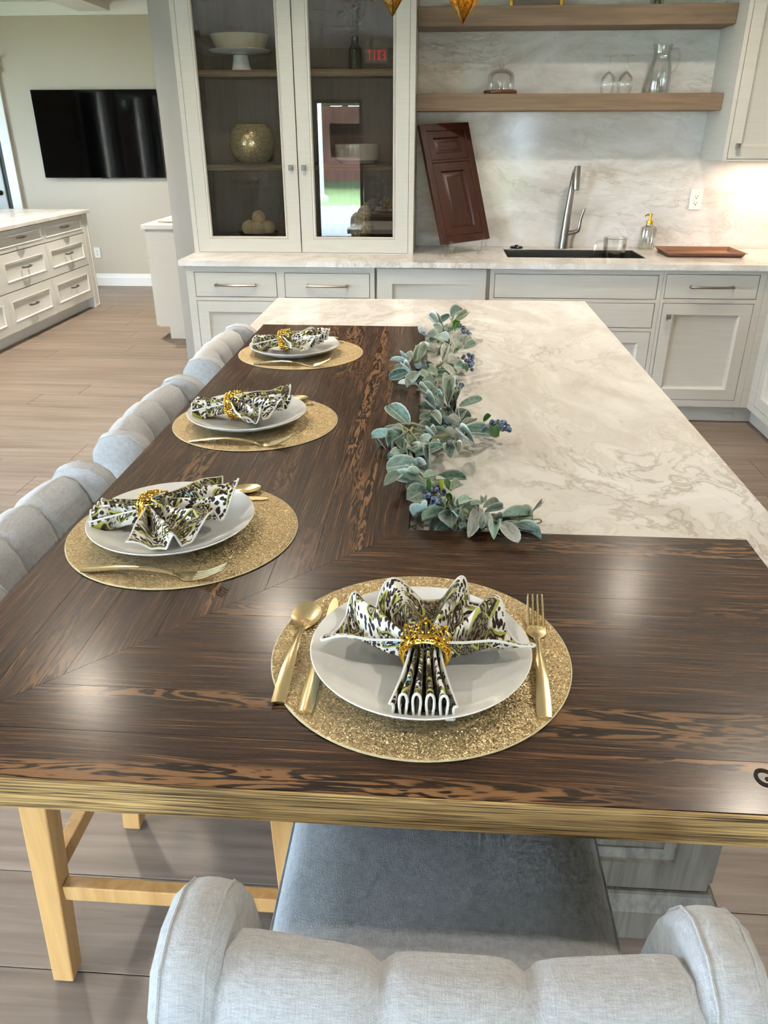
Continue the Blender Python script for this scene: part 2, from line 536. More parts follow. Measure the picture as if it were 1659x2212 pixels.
M['gold_dark'] = plain('antique_gold', (120, 92, 44), .3, 1.0)
M['ceramic'] = plain('white_glazed_ceramic', (246, 246, 244), .08, 0, Coat_Weight=.4, Coat_Roughness=.03)
M['cream'] = plain('cream_glazed_ceramic', (206, 194, 164), .12)
M['black'] = plain('black_gloss', (14, 13, 13), .18)
M['tv'] = plain('tv_glass', (2, 2, 3), .04, 0, Specular_IOR_Level=.25)
M['rubber'] = plain('dark_rubber', (34, 32, 30), .7)
M['white_plastic'] = plain('white_plastic', (238, 236, 230), .35)
M['slot'] = plain('slot_dark', (40, 38, 36), .6)
M['linen'] = linen('grey_linen', (186, 187, 190), 1.5)
M['glitter'] = glitter('gold_glitter')
M['matedge'] = plain('mat_edge', (206, 196, 160), .5)
M['paisley'] = paisley('paisley_print')
M['hem'] = plain('white_hem_thread', (226, 224, 218), .9)
M['pane'] = glass('clear_pane', (1, 1, 1), 0, 1.25, .03)
M['winpane'] = glass('window_pane', (.97, .99, .98), 0, 1.0, 0.0)
M['clear'] = glass('clear_glass', (.975, .98, .975), .0, .5, .03)
M['frost'] = glass('ribbed_frosted_glass', (.93, .95, .91), .2, .8, .2)
M['acrylic'] = glass('clear_acrylic', (.98, .98, .98), .0, .4, .04)
M['leaf_s'] = leaf_mat('leaf_sage', (112, 134, 124), (150, 168, 158))
M['leaf_g'] = leaf_mat('leaf_grey_green', (120, 140, 120), (158, 172, 152))
M['leaf_d'] = leaf_mat('leaf_deep', (78, 106, 98), (116, 142, 132))
M['leaf_p'] = leaf_mat('leaf_pale', (166, 170, 162), (198, 200, 192))
M['leaf_l'] = leaf_mat('leaf_mint', (134, 168, 156), (172, 196, 184))
M['leaf_v'] = plain('leaf_fresh_green', (70, 112, 44), .45)
M['leaf_y'] = plain('leaf_yellow_green', (168, 176, 52), .45)
M['stem'] = plain('pale_green_stem', (150, 156, 118), .8)
M['twig'] = plain('twig_brown', (96, 74, 56), .8)
_t = NT('dusty_blueberry')
_t.P(Base_Color=_t.mix(_t.ramp(_t.noise(_t.coord((1, 1, 1)), 160, 3), [(.4, K), (.62, W)]), lin(28, 38, 66), lin(128, 154, 190)), Roughness=.5)
M['berry'] = _t.m
_t = NT('mercury_glass')
_n = _t.noise(_t.coord((1, 1, 1)), 130, 4, .6)
_t.P(Base_Color=_t.ramp(_n, [(.36, lin(150, 120, 70)), (.52, lin(214, 190, 136)), (.7, lin(246, 236, 206))]), Metallic=.5, Roughness=.2)
_t.bump(_t.vor(_t.coord((1, 1, 1)), 120), .3, .002)
M['mercury'] = _t.m
_t = NT('hammered_gold')
_t.P(Base_Color=lin(216, 190, 134), Metallic=.6, Roughness=.2)
_w = _t.n('ShaderNodeTexVoronoi', Vector=_t.coord((1, 1, 1)), Scale=110, Randomness=.2).outputs['Distance']
_t.bump(_w, 1.0, .006)
M['hammered'] = _t.m
_t = NT('amber_art_glass')
_n = _t.noise(_t.coord((1, 1, 1), rnd=7), 55, 4, .65, 1.5)
_c = _t.ramp(_n, [(.35, lin(120, 90, 36)), (.5, lin(226, 188, 98)), (.64, lin(252, 240, 186))])
_tl = _t.n('ShaderNodeBsdfTranslucent', Color=_c)
_gl = _t.n('ShaderNodeBsdfGlossy', Color=_c, Roughness=.15)
_mx = _t.n('ShaderNodeMixShader', Fac=.35)
_t.t.links.new(_tl.outputs[0], _mx.inputs[1]); _t.t.links.new(_gl.outputs[0], _mx.inputs[2])
_t.t.links.new(_mx.outputs[0], _t.out.inputs['Surface'])
M['amber'] = _t.m
_t = NT('gold_brown_pan')
_t.P(Base_Color=lin(150, 112, 92), Metallic=.7, Roughness=.35)
M['pan'] = _t.m
M['twine'] = plain('woven_twine', (206, 172, 124), .9)
M['dome_wood'] = wood('acacia_base', (86, 48, 24), (130, 80, 44), (1, 0, 0), 1, .4)
M['paper'] = plain('magazine_paper', (224, 218, 208), .5)
M['paper_red'] = plain('magazine_cover_red', (120, 44, 34), .4)
M['paper_yellow'] = plain('magazine_cover_yellow', (206, 176, 60), .4)
M['photo'] = plain('framed_print', (128, 118, 108), .5)
M['exit_red'] = emitter('exit_red', (210, 40, 38), 2.2)
M['lens'] = emitter('lamp_lens', (255, 226, 184), 6.0)
for _k in ('lens', 'exit_red'):
    M[_k].cycles.emission_sampling = 'NONE'
M['grass'] = plain('lawn_green', (92, 112, 64), .9)
M['asphalt'] = plain('asphalt', (118, 118, 120), .9)
M['roadline'] = plain('road_paint', (228, 226, 220), .7)
M['brick'] = plain('red_brown_siding', (120, 78, 66), .8)
M['roofing'] = plain('grey_shingle', (150, 146, 142), .8)
M['tree'] = plain('tree_green', (70, 104, 48), .9)
M['door_grey'] = plain('cool_white_door', (196, 200, 200), .4)
M['door_gap'] = plain('dark_green_grey', (52, 60, 60), .6)

# ================================================================== THE SETTING
BACK_Y, FAR_Y, RIGHT_X, CEIL = 5.15, 8.85, 2.48, 2.75
def struct(name, mb, mat, parent=None, **kw):
    o = mb.build(name, mat, parent, **kw)
    if parent is None:
        o['kind'] = 'structure'
    return o

floor = struct('floor', MB().box(LEFT_X, RIGHT_X, FRONT_Y, FAR_Y, -.12, -.006), M['door_gap'], smooth=False)
tag(floor, 'grey-brown wood plank floor of the showroom', 'floor')
PL, PW = 1.8, .225
pm = MB().box(-PL / 2 + .001, PL / 2 - .001, -PW / 2 + .001, PW / 2 - .001, -.006, 0).build('plank', M['plank'], floor, bevel=.0008, seg=1)
rng = random.Random(11)
first = True
rest = MB()
j = 0
y = FRONT_Y + PW / 2
while y - PW / 2 < FAR_Y - .01:
    x = LEFT_X - rng.random() * PL + PL / 2
    while x - PL / 2 < RIGHT_X:
        a, b = max(x - PL / 2, LEFT_X), min(x + PL / 2, RIGHT_X)
        seen = y > .0 and y + PW / 2 < FAR_Y and x > -4.9 and a > LEFT_X + .001 and b < RIGHT_X - .001
        if seen:
            o = pm if first else pm.copy()
            if not first:
                COL.objects.link(o)
            first = False
            o.location = (x, y, 0)
        elif b - a > .02:
            rest.box(a + .001, b - .001, y - PW / 2 + .001, min(y + PW / 2, FAR_Y) - .001, -.006, 0)
        x += PL
    y += PW
r_ = rest.build('plank_field', M['plank'], floor, smooth=False)
r_['kind'] = 'stuff'

struct('ceiling', MB().box(LEFT_X, RIGHT_X, FRONT_Y, FAR_Y, CEIL, CEIL + .1), M['ceiling'], smooth=False)
struct('wall_far', MB().box(LEFT_X, RIGHT_X, FAR_Y, FAR_Y + .12, -.12, CEIL + .1), M['wall'], smooth=False)
wb = struct('wall_back', MB().box(-1.72, RIGHT_X, BACK_Y, BACK_Y + .16, .0005, CEIL), M['wall_grey'], smooth=False)
struct('backsplash', MB().box(-.148, RIGHT_X, BACK_Y - .014, BACK_Y - .0005, .9155, 2.72), M['splash'], wb, smooth=False)
struct('wall_right', MB().box(RIGHT_X, RIGHT_X + .12, FRONT_Y, FAR_Y + .12, -.12, CEIL + .1), M['wall'], smooth=False)
Tf = lambda u, v, d: (u, FRONT_Y - d, v)
Tl = lambda u, v, d: (LEFT_X - d, u, v)
struct('wall_front', MB().face_frame(Tf, LEFT_X - .14, RIGHT_X + .12, -.12, CEIL + .1, FRONT_OPEN, 0, .14), M['wall'], smooth=False)
struct('wall_left', MB().face_frame(Tl, FRONT_Y, FAR_Y, -.12, CEIL + .1, LEFT_OPEN, 0, .14), M['wall'], smooth=False)

k = 0
for T, opens in ((Tf, FRONT_OPEN), (Tl, LEFT_OPEN)):
    for (a, b, c, d) in opens:
        isdoor = (b - a) < .9
        if isdoor:
            w_ = struct('door_2', MB().open_frame(T, a, b, c - .04, d, [(0, -.03), (.05, -.03)], .06), M['door_gap'])
            tag(w_, 'glazed entrance door in the front wall', 'door')
            MB().prism([(a + .05, c + .01), (b - .05, c + .01), (b - .05, d - .05), (a + .05, d - .05)], T, .055, .061).build('pane', M['winpane'], w_)
        else:
            k += 1
            w_ = struct('window_%d' % k, MB().open_frame(T, a, b, c, d, [(0, .0), (.05, .0)], .1), M['trim'])
            w_['kind'] = 'structure'
            n = max(1, round((b - a) / 1.1))
            for i in range(1, n):
                um = a + (b - a) * i / n
                MB().prism([(um - .02, c + .05), (um + .02, c + .05), (um + .02, d - .05), (um - .02, d - .05)], T, .02, .09).build('mullion', M['trim'], w_)
            for i in range(n):
                u0 = a + (b - a) * i / n + (.05 if i == 0 else .02)
                u1 = a + (b - a) * (i + 1) / n - (.05 if i == n - 1 else .02)
                MB().prism([(u0, c + .05), (u1, c + .05), (u1, d - .05), (u0, d - .05)], T, .05, .056).build('pane', M['winpane'], w_)

# baseboard and crown on the far wall, ceiling beam
bb = MB()
bb.prism([(FAR_Y - .018, .001), (FAR_Y - .001, .001), (FAR_Y - .001, .135), (FAR_Y - .010, .135), (FAR_Y - .012, .10), (FAR_Y - .018, .095)], lambda a, b, d: (d, a, b), -4.6, RIGHT_X - .001)
struct('baseboard_far', bb, M['trim'])
cr = MB().prism([(FAR_Y - .001, 2.64), (FAR_Y - .02, 2.64), (FAR_Y - .03, 2.68), (FAR_Y - .09, 2.735), (FAR_Y - .09, 2.748), (FAR_Y - .001, 2.748)], lambda a, b, d: (d, a, b), LEFT_X + .001, RIGHT_X - .001)
struct('trim_1', cr, M['trim'])
bm_ = MB().box(-3.62, -3.30, FRONT_Y + .01, FAR_Y - .1, 2.66, CEIL - .001).box(-3.66, -3.26, FRONT_Y + .01, FAR_Y - .1, 2.725, CEIL - .001)
struct('trim_2', bm_, M['ceiling'], bevel=.004)

# door in the far wall: dark gap, casing, slab, lever
dr = struct('door_1', MB().face_frame(faceY(FAR_Y - .001), -5.72, -4.62, .0, 2.15, [(-5.61, -4.73, 0.0, 2.04)], 0, .025), M['trim'], bevel=.004)
tag(dr, 'pale interior door with white casing left of the television', 'door')
MB().box(-5.61, -4.73, FAR_Y - .010, FAR_Y - .002, .002, 2.04).build('jamb', M['door_gap'], dr)
sl = MB().panel(faceY(FAR_Y - .012), -5.60, -4.785, .012, 2.03, [(0, .0), (.004, .012), (.13, .012), (.15, .004), (.17, .004), (.19, .009)], .001).build('door_slab', M['door_grey'], dr)
hd = MB().lathe([(0, 0), (.026, 0), (.026, .008), (.01, .012), (.01, .05), (0, .05)], (0, 0, 0), 16)
hd = MB().add([(p[0] - 4.84, FAR_Y - .024 - p[2], p[1] + .99) for p in hd.v], hd.f)
hd.tube([(-4.84, FAR_Y - .07, .99), (-4.90, FAR_Y - .072, .99), (-4.96, FAR_Y - .068, .985)], .009, 8)
hd.build('lever_handle', M['dark_metal'], sl)
MB().box(-5.76, -4.58, FAR_Y - .04, FAR_Y - .001, 2.15, 2.18).box(-5.78, -4.56, FAR_Y - .05, FAR_Y - .001, 2.27, 2.30).box(-5.74, -4.60, FAR_Y - .03, FAR_Y - .001, 2.18, 2.27).build('header_trim', M['trim'], dr)

# ------------------------------------------------------------------ recessed ceiling lights
def downlight(x, y, power, label):
    t = thing('recessed_light', (x, y, CEIL - .001), label, 'ceiling light', 'recessed ceiling lights')
    MB().lathe([(.062, -.004), (.085, -.006), (.088, 0), (.06, 0), (.062, -.004)], (x, y, CEIL - .001), 24).build('trim_ring', M['trim'], t)
    MB().lathe([(0, -.001), (.06, -.001), (.06, 0), (0, 0)], (x, y, CEIL - .001), 24).build('lens', M['lens'], t)
    l = area_light('recessed_lamp', (x, y, CEIL - .012), (0, 0, 0), .11, .11, power, (1, .89, .74), 'DISK', spread=2.3)
    l.parent = t
    l.location = (0, 0, -.012)
DL = 6
for (x, y, lb) in ((1.14, 3.87, 'recessed ceiling light over the aisle by the sink'), (-1.61, 2.81, 'recessed ceiling light over the aisle behind the left stools'),
                   (1.27, 2.22, 'recessed ceiling light right of the island'), (-.8, 3.45, 'recessed ceiling light in front of the hutch'),
                   (-1.6, .4, 'recessed ceiling light left of the camera'), (1.3, .2, 'recessed ceiling light right of the camera'),
                   (-2.9, 6.9, 'recessed ceiling light between the drawers and the television'), (-3.0, 4.6, 'recessed ceiling light over the left room')):
    downlight(x, y, 12 if 3 < y < 4.3 else (34 if x < -2.5 else ((10 if y > 2 else 8) if y < 3 else DL)), lb)

# ================================================================== ISLAND
ZI, ZW = .915, .945
XL, XI, XR, YF, YI, YW = -.6116, -.0372, .5214, .5657, 1.1486, 2.6927
top = MB()
top.box(-.689, .626, YW + .001, 3.35, ZI - .03, ZI)
top.box(XI + .001, .626, YI + .001, YW + .001, ZI - .03, ZI)
top.box(XR + .001, .626, YF + .02, YI + .001, ZI - .03, ZI)
o = top.build('island_countertop', M['stone'], None, smooth=False)
tag(o, 'white veined quartz top of the island with grey-brown veins', 'countertop')

# dark striped wood top: mitred planks
tt = thing('wood_tabletop', (XL, YF, ZW - .0425), 'dark brown striped wood eating counter wrapping two sides of the island', 'tabletop')
NS = 8
def clip(poly, side):
    """keep the part of poly on one side of the mitre line through (XL, YF) and (XI, YI)"""
    def sd(p):
        return ((p[1] - YF) * (XI - XL) - (p[0] - XL) * (YI - YF)) * side
    out = []
    for a, b in zip(poly, poly[1:] + poly[:1]):
        sa, sb = sd(a), sd(b)
        if sa >= 0:
            out.append(a)
        if sa * sb < 0:
            k = sa / (sa - sb)
            out.append((a[0] + (b[0] - a[0]) * k, a[1] + (b[1] - a[1]) * k))
    return out
rw = random.Random(5)
def cuts(a, b):
    w = [rw.uniform(.7, 1.3) for _ in range(NS)]
    s = sum(w); r = [a]
    for q in w:
        r.append(r[-1] + (b - a) * q / s)
    return r
gp = .00004
cy_ = cuts(YF, YI)
for a, b in zip(cy_, cy_[1:]):
    p = clip([(XL - .01, a + gp), (XR, a + gp), (XR, b - gp), (XL - .01, b - gp)], -1)
    p = [(max(x, XL), y) for x, y in p]
    MB().prism(p, flatZ, ZW - .0425, ZW).build('plank', M['wenge_x'], tt, bevel=.0003, seg=1)
cx_ = cuts(XL, XI)
for a, b in zip(cx_, cx_[1:]):
    p = clip([(a + gp, YF - .01), (b - gp, YF - .01), (b - gp, YW), (a + gp, YW)], 1)
    p = [(x, max(y, YF)) for x, y in p]
    MB().prism(p, flatZ, ZW - .0425, ZW).build('plank', M['wenge_y'], tt, bevel=.0003, seg=1)

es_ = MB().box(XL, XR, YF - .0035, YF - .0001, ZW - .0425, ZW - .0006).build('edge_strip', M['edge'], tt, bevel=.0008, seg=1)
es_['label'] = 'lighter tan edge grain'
# carved letter near the front right corner
cu = bpy.data.curves.new('carved_letter', 'FONT')
cu.body = 'G'
cu.size = .034
cu.extrude = .0006
cu.offset = .0006
tmp = bpy.data.objects.new('tmp', cu); COL.objects.link(tmp)
bpy.context.view_layer.update()
me = bpy.data.meshes.new_from_object(tmp.evaluated_get(bpy.context.evaluated_depsgraph_get()))
bpy.data.objects.remove(tmp)
lt = bpy.data.objects.new('carved_letter', me); COL.objects.link(lt)
me.materials.clear(); me.materials.append(plain('burnt_letter', (26, 17, 12), .8))
lt.parent = tt
lt.scale = (.78, 1, 1)
lt.location = (.3425 - XL, .603 - YF, .0425 + .0005)
lt['label'] = 'dark carved letter G'

# weathered grey oak base
ib = thing('island_cabinet', (.3, 1.1, 0), 'weathered grey oak island base with framed panels under the counter', 'cabinet')
BX0, BX1, BY0, BY1 = .0, .595, 1.13, 3.28
MB().box(BX0, BX1, BY0 + .012, BY1, .012, .8845).build('body', M['grey_oak'], ib, smooth=False)
MB().open_frame(faceY(BY0 + .012), BX0, BX1, .13, .8845, [(0, .02), (.075, .02), (.078, .012), (.098, .004)], 0).build('panel_frame', M['grey_oak'], ib)
MB().open_frame(facepX(BX1), BY0 + .012, BY1, .13, .8845, [(0, .018), (.075, .018), (.095, .004)], 0).build('side_frame', M['grey_oak'], ib)
MB().open_frame(lambda u, v, d: (BX0 - d, u, v), BY0 + .012, BY1, .13, .8845, [(0, .018), (.075, .018), (.095, .004)], 0).build('side_frame', M['grey_oak'], ib)
bs = MB()
prof = [(0, .002), (-.032, .002), (-.032, .085), (-.012, .115), (-.012, .125), (0, .125)]
vs = []
for (d, z) in prof:
    vs += [(BX0 + d - .02, BY0 + d, z), (BX1 - d + .0, BY0 + d, z), (BX1 - d, BY1, z), (BX0 + d - .02, BY1, z)]
fs = []
for a in range(len(prof) - 1):
    for jn in range(3):
        i0 = (3, 0, 1)[jn]; i1 = (0, 1, 2)[jn]
        fs.append((a * 4 + i0, a * 4 + i1, a * 4 + 4 + i1, a * 4 + 4 + i0))
bs.add(vs, fs)
bs.build('base_moulding', M['grey_oak'], ib, smooth=False)
MB().box(-.60, BX0 - .022, 2.74, BY1, .012, .8845).build('end_body', M['grey_oak'], ib, bevel=.003)

# ================================================================== BACK RUN OF CABINETS
DOOR = [(0, 0), (.062, 0), (.066, -.004), (.080, -.011), (.084, -.012)]
SMALLP = [(0, 0), (.05, 0), (.053, -.003), (.066, -.009), (.069, -.010)]
FLAT = [(0, -.0015), (.0015, 0)]
def bar_pull(T, u, v, w, parent, mat=None, tilt=0.0, r=.0065):
    m = MB()
    pts = []
    for i in range(13):
        s = -1 + 2 * i / 12
        pts.append(T(u + s * w / 2, v - .010 * (1 - s * s) * 0 + tilt * s, .020 + .012 * (1 - s * s)))
    m.tube(pts, r, 6)
    for s in (-1, 1):
        m.tube([T(u + s * (w / 2 - .006), v + tilt * s, .0), T(u + s * (w / 2 - .006), v + tilt * s, .022)], r * 1.3, 6)
    m.build('bar_handle', mat or M['nickel'], parent)['label'] = 'polished nickel bar handle'
def sq_knob(T, u, v, parent, s=.013):
    m = MB()
    m.panel(T, u - s, u + s, v - s, v + s, [(0, .024), (.003, .028)], -.016)
    m.prism([(u - s * .45, v - s * .45), (u + s * .45, v - s * .45), (u + s * .45, v + s * .45), (u - s * .45, v + s * .45)], T, 0, .018)
    m.build('square_knob', M['nickel'], parent)['label'] = 'square brushed nickel knob'

GAP = .003
def inset(mb_loops, T, o, name, parent, mat):
    a, b, c, d = o
    return MB().panel(T, a + GAP, b - GAP, c + GAP, d - GAP, mb_loops, .018).build(name, mat, parent)

YB = 4.45
TB = faceY(YB)
def base_unit(name, x0, x1, label, fronts, toe=True, mat='cab', top=.8845):
    t = thing(name, ((x0 + x1) / 2, YB, 0), label, 'cabinet')
    bd = MB().box(x0 + .0005, x1 - .0005, YB + .0205, BACK_Y - .001, .105, top)
    if top < .88:
        bd.box(x0 + .0005, x0 + .018, YB + .0205, BACK_Y - .001, top, .8845).box(x1 - .018, x1 - .0005, YB + .0205, BACK_Y - .001, top, .8845).box(x0 + .018, x1 - .018, YB + .0205, YB + .04, top, .8845)
    bd.build('body', M[mat], t, smooth=False)
    MB().face_frame(TB, x0 + .0005, x1 - .0005, .105, .8845, [f[1] for f in fronts], -.02, 0).build('face_frame', M[mat], t, smooth=False)
    if toe:
        MB().box(x0 + .0005, x1 - .0005, YB + .055, YB + .07, .002, .105).build('toe_kick', M[mat], t, smooth=False)
    for (kind, op, pull) in fronts:
        if kind == 'drawer':
            p = inset(FLAT, TB, op, 'drawer_front', t, M[mat])
        elif kind == 'pdrawer':
            p = inset(DOOR, TB, op, 'drawer_front', t, M[mat])
        else:
            p = inset(DOOR, TB, op, 'door', t, M[mat])
        if pull == 'bar':
            bar_pull(TB, (op[0] + op[1]) / 2, (op[2] + op[3]) / 2, .235, p)
        elif pull:
            sq_knob(TB, pull[0], pull[1], p)
    return t

base_unit('base_cabinet', -1.44, -.355, 'off-white base cabinet with two bar-pull drawers below the hutch',
          [('drawer', (-1.395, -.916, .709, .849), 'bar'), ('drawer', (-.872, -.382, .709, .849), 'bar'),
           ('door', (-1.395, -.916, .14, .689), None), ('door', (-.872, -.382, .14, .689), None)])
dw = thing('dishwasher_panel', (-.03, YB, 0), 'tall off-white framed appliance panel with no handle left of the sink cabinet', 'cabinet')
MB().box(-.3545, .2945, YB + .02, BACK_Y - .001, .105, .8845).build('body', M['cab'], dw, smooth=False)
MB().box(-.3545, .2945, YB + .055, YB + .07, .002, .105).build('toe_kick', M['cab'], dw, smooth=False)
MB().panel(TB, -.341, .274, .112, .878, [(0, -.002), (.002, 0), (.085, 0), (.089, -.004), (.104, -.011), (.108, -.012)], .019).build('door', M['cab'], dw)
base_unit('base_cabinet', .295, 1.245, 'wide off-white sink cabinet with plain drawer fronts without handles',
          [('drawer', (.319, 1.222, .721, .855), None), ('drawer', (.319, 1.222, .562, .702), None), ('pdrawer', (.319, 1.222, .14, .543), None)], top=.69)
base_unit('base_cabinet', 1.2455, 1.80, 'off-white base cabinet with one bar-pull drawer over a panelled door',
          [('drawer', (1.262, 1.766, .727, .861), 'bar'), ('door', (1.264, 1.762, .145, .705), (1.302, .632))])
# run along the right wall
XRR = 1.84
TR = facemX(XRR)
t = thing('base_cabinet', (XRR + .3, 3.5, 0), 'off-white panelled base cabinet along the right edge, facing the island', 'cabinet')
MB().box(XRR + .0205, RIGHT_X - .001, 2.5, BACK_Y - .001, .105, .8845).build('body', M['cab'], t, smooth=False)
ops = [(3.72, 4.36, .145, .855), (3.05, 3.68, .145, .855), (2.55, 3.01, .145, .855)]
MB().face_frame(TR, 2.5, YB - .001, .105, .8845, ops, -.02, 0).build('face_frame', M['cab'], t, smooth=False)
MB().box(XRR + .055, XRR + .07, 2.5, YB + .054, .002, .105).build('toe_kick', M['cab'], t, smooth=False)
for op in ops:
    p = inset(DOOR, TR, op, 'door', t, M['cab'])
    sq_knob(TR, op[0] + .04, .78, p)
MB().box(1.8005, XRR + .02, YB, YB + .02, .105, .8845).box(1.8005, XRR + .072, YB + .055, YB + .07, .002, .105).build('filler_strip', M['cab'], t, smooth=False)

# worktop with sink cut-out
ct = MB()
SX0, SX1, SY0, SY1 = .40, 1.19, 4.655, 5.02
CF = 4.42
ct.box(-1.47, SX0, CF, BACK_Y - .0005, ZI - .03, ZI)
ct.box(SX1, RIGHT_X - .0005, CF, BACK_Y - .0005, ZI - .03, ZI)
ct.box(SX0, SX1, CF, SY0, ZI - .03, ZI)
ct.box(SX0, SX1, SY1, BACK_Y - .0005, ZI - .03, ZI)
ct.box(1.81, RIGHT_X - .0005, 2.5, CF, ZI - .03, ZI)
tag(ct.build('kitchen_countertop', M['stone'], None, smooth=False), 'pale quartz worktop along the back wall with the sink cut-out', 'countertop')

# ------------------------------------------------------------------ hutch
YH = 4.70
TH = faceY(YH)
HX0, HX1, HZ0, HZ1 = -1.452, -.1485, .9155, 2.70
ht = thing('glass_hutch', ((HX0 + HX1) / 2, YH, HZ0), 'tall off-white hutch with two glass doors and brown shelves on the worktop', 'cabinet')
LO = (-1.425, -.8075, .925, 2.56); RO = (-.8055, -.178, .925, 2.56)
MB().face_frame(TH, HX0, HX1, HZ0, HZ1, [(-1.425, -.178, .925, 2.56)], -.02, 0).build('face_frame', M['cab'], ht, smooth=False)
MB().box(HX0, HX0 + .018, YH + .02, BACK_Y - .001, HZ0, HZ1).build('side_panel', M['cab'], ht, smooth=False)
MB().box(HX1 - .018, HX1, YH + .02, BACK_Y - .001, HZ0, HZ1).build('side_panel', M['cab'], ht, smooth=False)
MB().box(HX0 + .018, HX1 - .018, YH + .02, BACK_Y - .001, 2.62, HZ1).build('top_panel', M['cab'], ht, smooth=False)
inn = MB()
inn.box(HX0 + .0185, HX0 + .030, YH + .0205, BACK_Y - .0125, HZ0 + .001, 2.6195)
inn.box(HX1 - .030, HX1 - .0185, YH + .0205, BACK_Y - .0125, HZ0 + .001, 2.6195)
inn.box(HX0 + .0185, HX1 - .0185, BACK_Y - .0122, BACK_Y - .0015, HZ0 + .001, 2.6195)
inn.box(-.84, -.775, YH + .28, BACK_Y - .0125, HZ0 + .072, 2.6195) if False else None
inn.build('lining', M['hutch_in'], ht, smooth=False)
MB().box(HX0 + .031, HX1 - .031, YH + .0205, BACK_Y - .0125, HZ0 + .001, .985).build('bottom_shelf', M['hutch_in'], ht, smooth=False)
for z in (1.402, 1.870):
    s = MB().box(HX0 + .031, HX1 - .031, YH + .045, BACK_Y - .0125, z - .02, z).build('shelf', M['hutch_in'], ht, smooth=False)
    MB().prism([(YH + .045, z - .032), (YH + .032, z - .032), (YH + .028, z - .02), (YH + .034, z - .012), (YH + .028, z - .004), (YH + .034, z), (YH + .045, z)], lambda a, b, d: (d, a, b), HX0 + .031, HX1 - .031).build('nosing', M['shelf'], s)
for op, kx in ((LO, -.845), (RO, -.771)):
    d = MB().open_frame(TH, op[0] + .002, op[1] - .002, op[2] + .002, op[3] - .002, [(0, 0), (.070, 0), (.073, -.003), (.082, .002), (.088, -.006), (.088, -.016)], .018).build('door', M['cab'], ht)
    MB().box(op[0] + .08, op[1] - .08, YH + .0085, YH + .0115, op[2] + .08, op[3] - .08).build('pane', M['pane'], d)
    sq_knob(TH, kx, 1.386, d)

# ------------------------------------------------------------------ floating shelves, upper cabinet
SY = 4.89
for z0, z1, lb in ((1.672, 1.757, 'lower floating taupe oak shelf holding glassware'), (2.078, 2.170, 'upper floating taupe oak shelf with the gold frame')):
    tag(MB().box(-.1475, 1.539, SY, BACK_Y - .0145, z0, z1).build('floating_shelf', M['shelf'], None, bevel=.002), lb, 'shelf', 'floating shelves above the sink')
YU = 4.73
TU = faceY(YU)
uc = thing('wall_cabinet', (2.0, YU, 1.42), 'off-white wall cabinet with a panelled door at the right edge', 'cabinet')
MB().box(1.541, RIGHT_X - .001, YU + .0205, BACK_Y - .0145, 1.42, 2.74).build('body', M['cab'], uc, smooth=False)
MB().face_frame(TU, 1.541, RIGHT_X - .001, 1.42, 2.74, [(1.563, 2.46, 1.428, 2.66)], -.02, 0).build('face_frame', M['cab'], uc, smooth=False)
for a, b, kx in ((1.563, 2.011, 1.606), (2.013, 2.46, 2.42)):
    p = MB().panel(TU, a + .003, b - .003, 1.431, 2.657, DOOR, .018).build('door', M['cab'], uc)
    sq_knob(TU, kx, 1.494, p)
ul = thing('under_cabinet_light', (2.0, 4.98, 1.408), 'slim warm light strip under the wall cabinet', 'lamp')
MB().box(1.72, 2.3, 4.96, 5.0, 1.408, 1.4195).build('housing', M['trim'], ul, smooth=False)
l = area_light('under_cabinet_lamp', (0, 0, 0), (0, 0, 0), .55, .03, 3.0, (1, .72, .52))
l.parent = ul; l.location = (0, 0, -.004)

# ================================================================== LEFT ROOM
tv = thing('television', (-3.62, FAR_Y, 1.14), 'large black flat television on the far greige wall', 'television')
MB().box(-4.29, -2.955, 8.80, 8.82, 1.144, 1.984).build('bezel', M['black'], tv, bevel=.003)
MB().box(-4.284, -2.961, 8.7985, 8.7998, 1.152, 1.978).build('screen', M['tv'], tv, smooth=False)
MB().box(-3.9, -3.35, 8.8205, FAR_Y - .0005, 1.4, 1.75).build('wall_mount', M['slot'], tv, smooth=False)
MB().box(-3.66, -3.58, 8.797, 8.803, 1.138, 1.1438).build('sensor_bar', M['slot'], tv, smooth=False)

def outlet(x, y, z, label):
    t = thing('wall_outlet', (x, y, z), label, 'outlet', 'white wall outlets')
    T = faceY(y)
    MB().panel(T, x - .036, x + .036, z - .058, z + .058, [(0, .003), (.003, .006)], 0).build('cover_plate', M['white_plastic'], t)
    MB().panel(T, x - .017, x + .017, z - .034, z + .034, [(0, .007), (.001, .008)], -.0055).build('socket_face', M['trim'], t)
    for s in (-1, 1):
        for dx in (-.007, .007):
            MB().prism([(x + dx - .0014, z + s * .018 - .004), (x + dx + .0014, z + s * .018 - .004), (x + dx + .0014, z + s * .018 + .004), (x + dx - .0014, z + s * .018 + .004)], T, .0078, .0086).build('slot', M['slot'], t)
        MB().prism([(x + .004 * cos(a * pi / 4), z + s * .018 - .011 + .003 * sin(a * pi / 4)) for a in range(8)], T, .0078, .0086).build('slot', M['slot'], t)
outlet(1.557, BACK_Y - .0145, 1.196, 'white double outlet on the quartz backsplash right of the soap bottle')
outlet(-3.862, FAR_Y - .0005, .362, 'small white outlet low on the greige wall below the television')

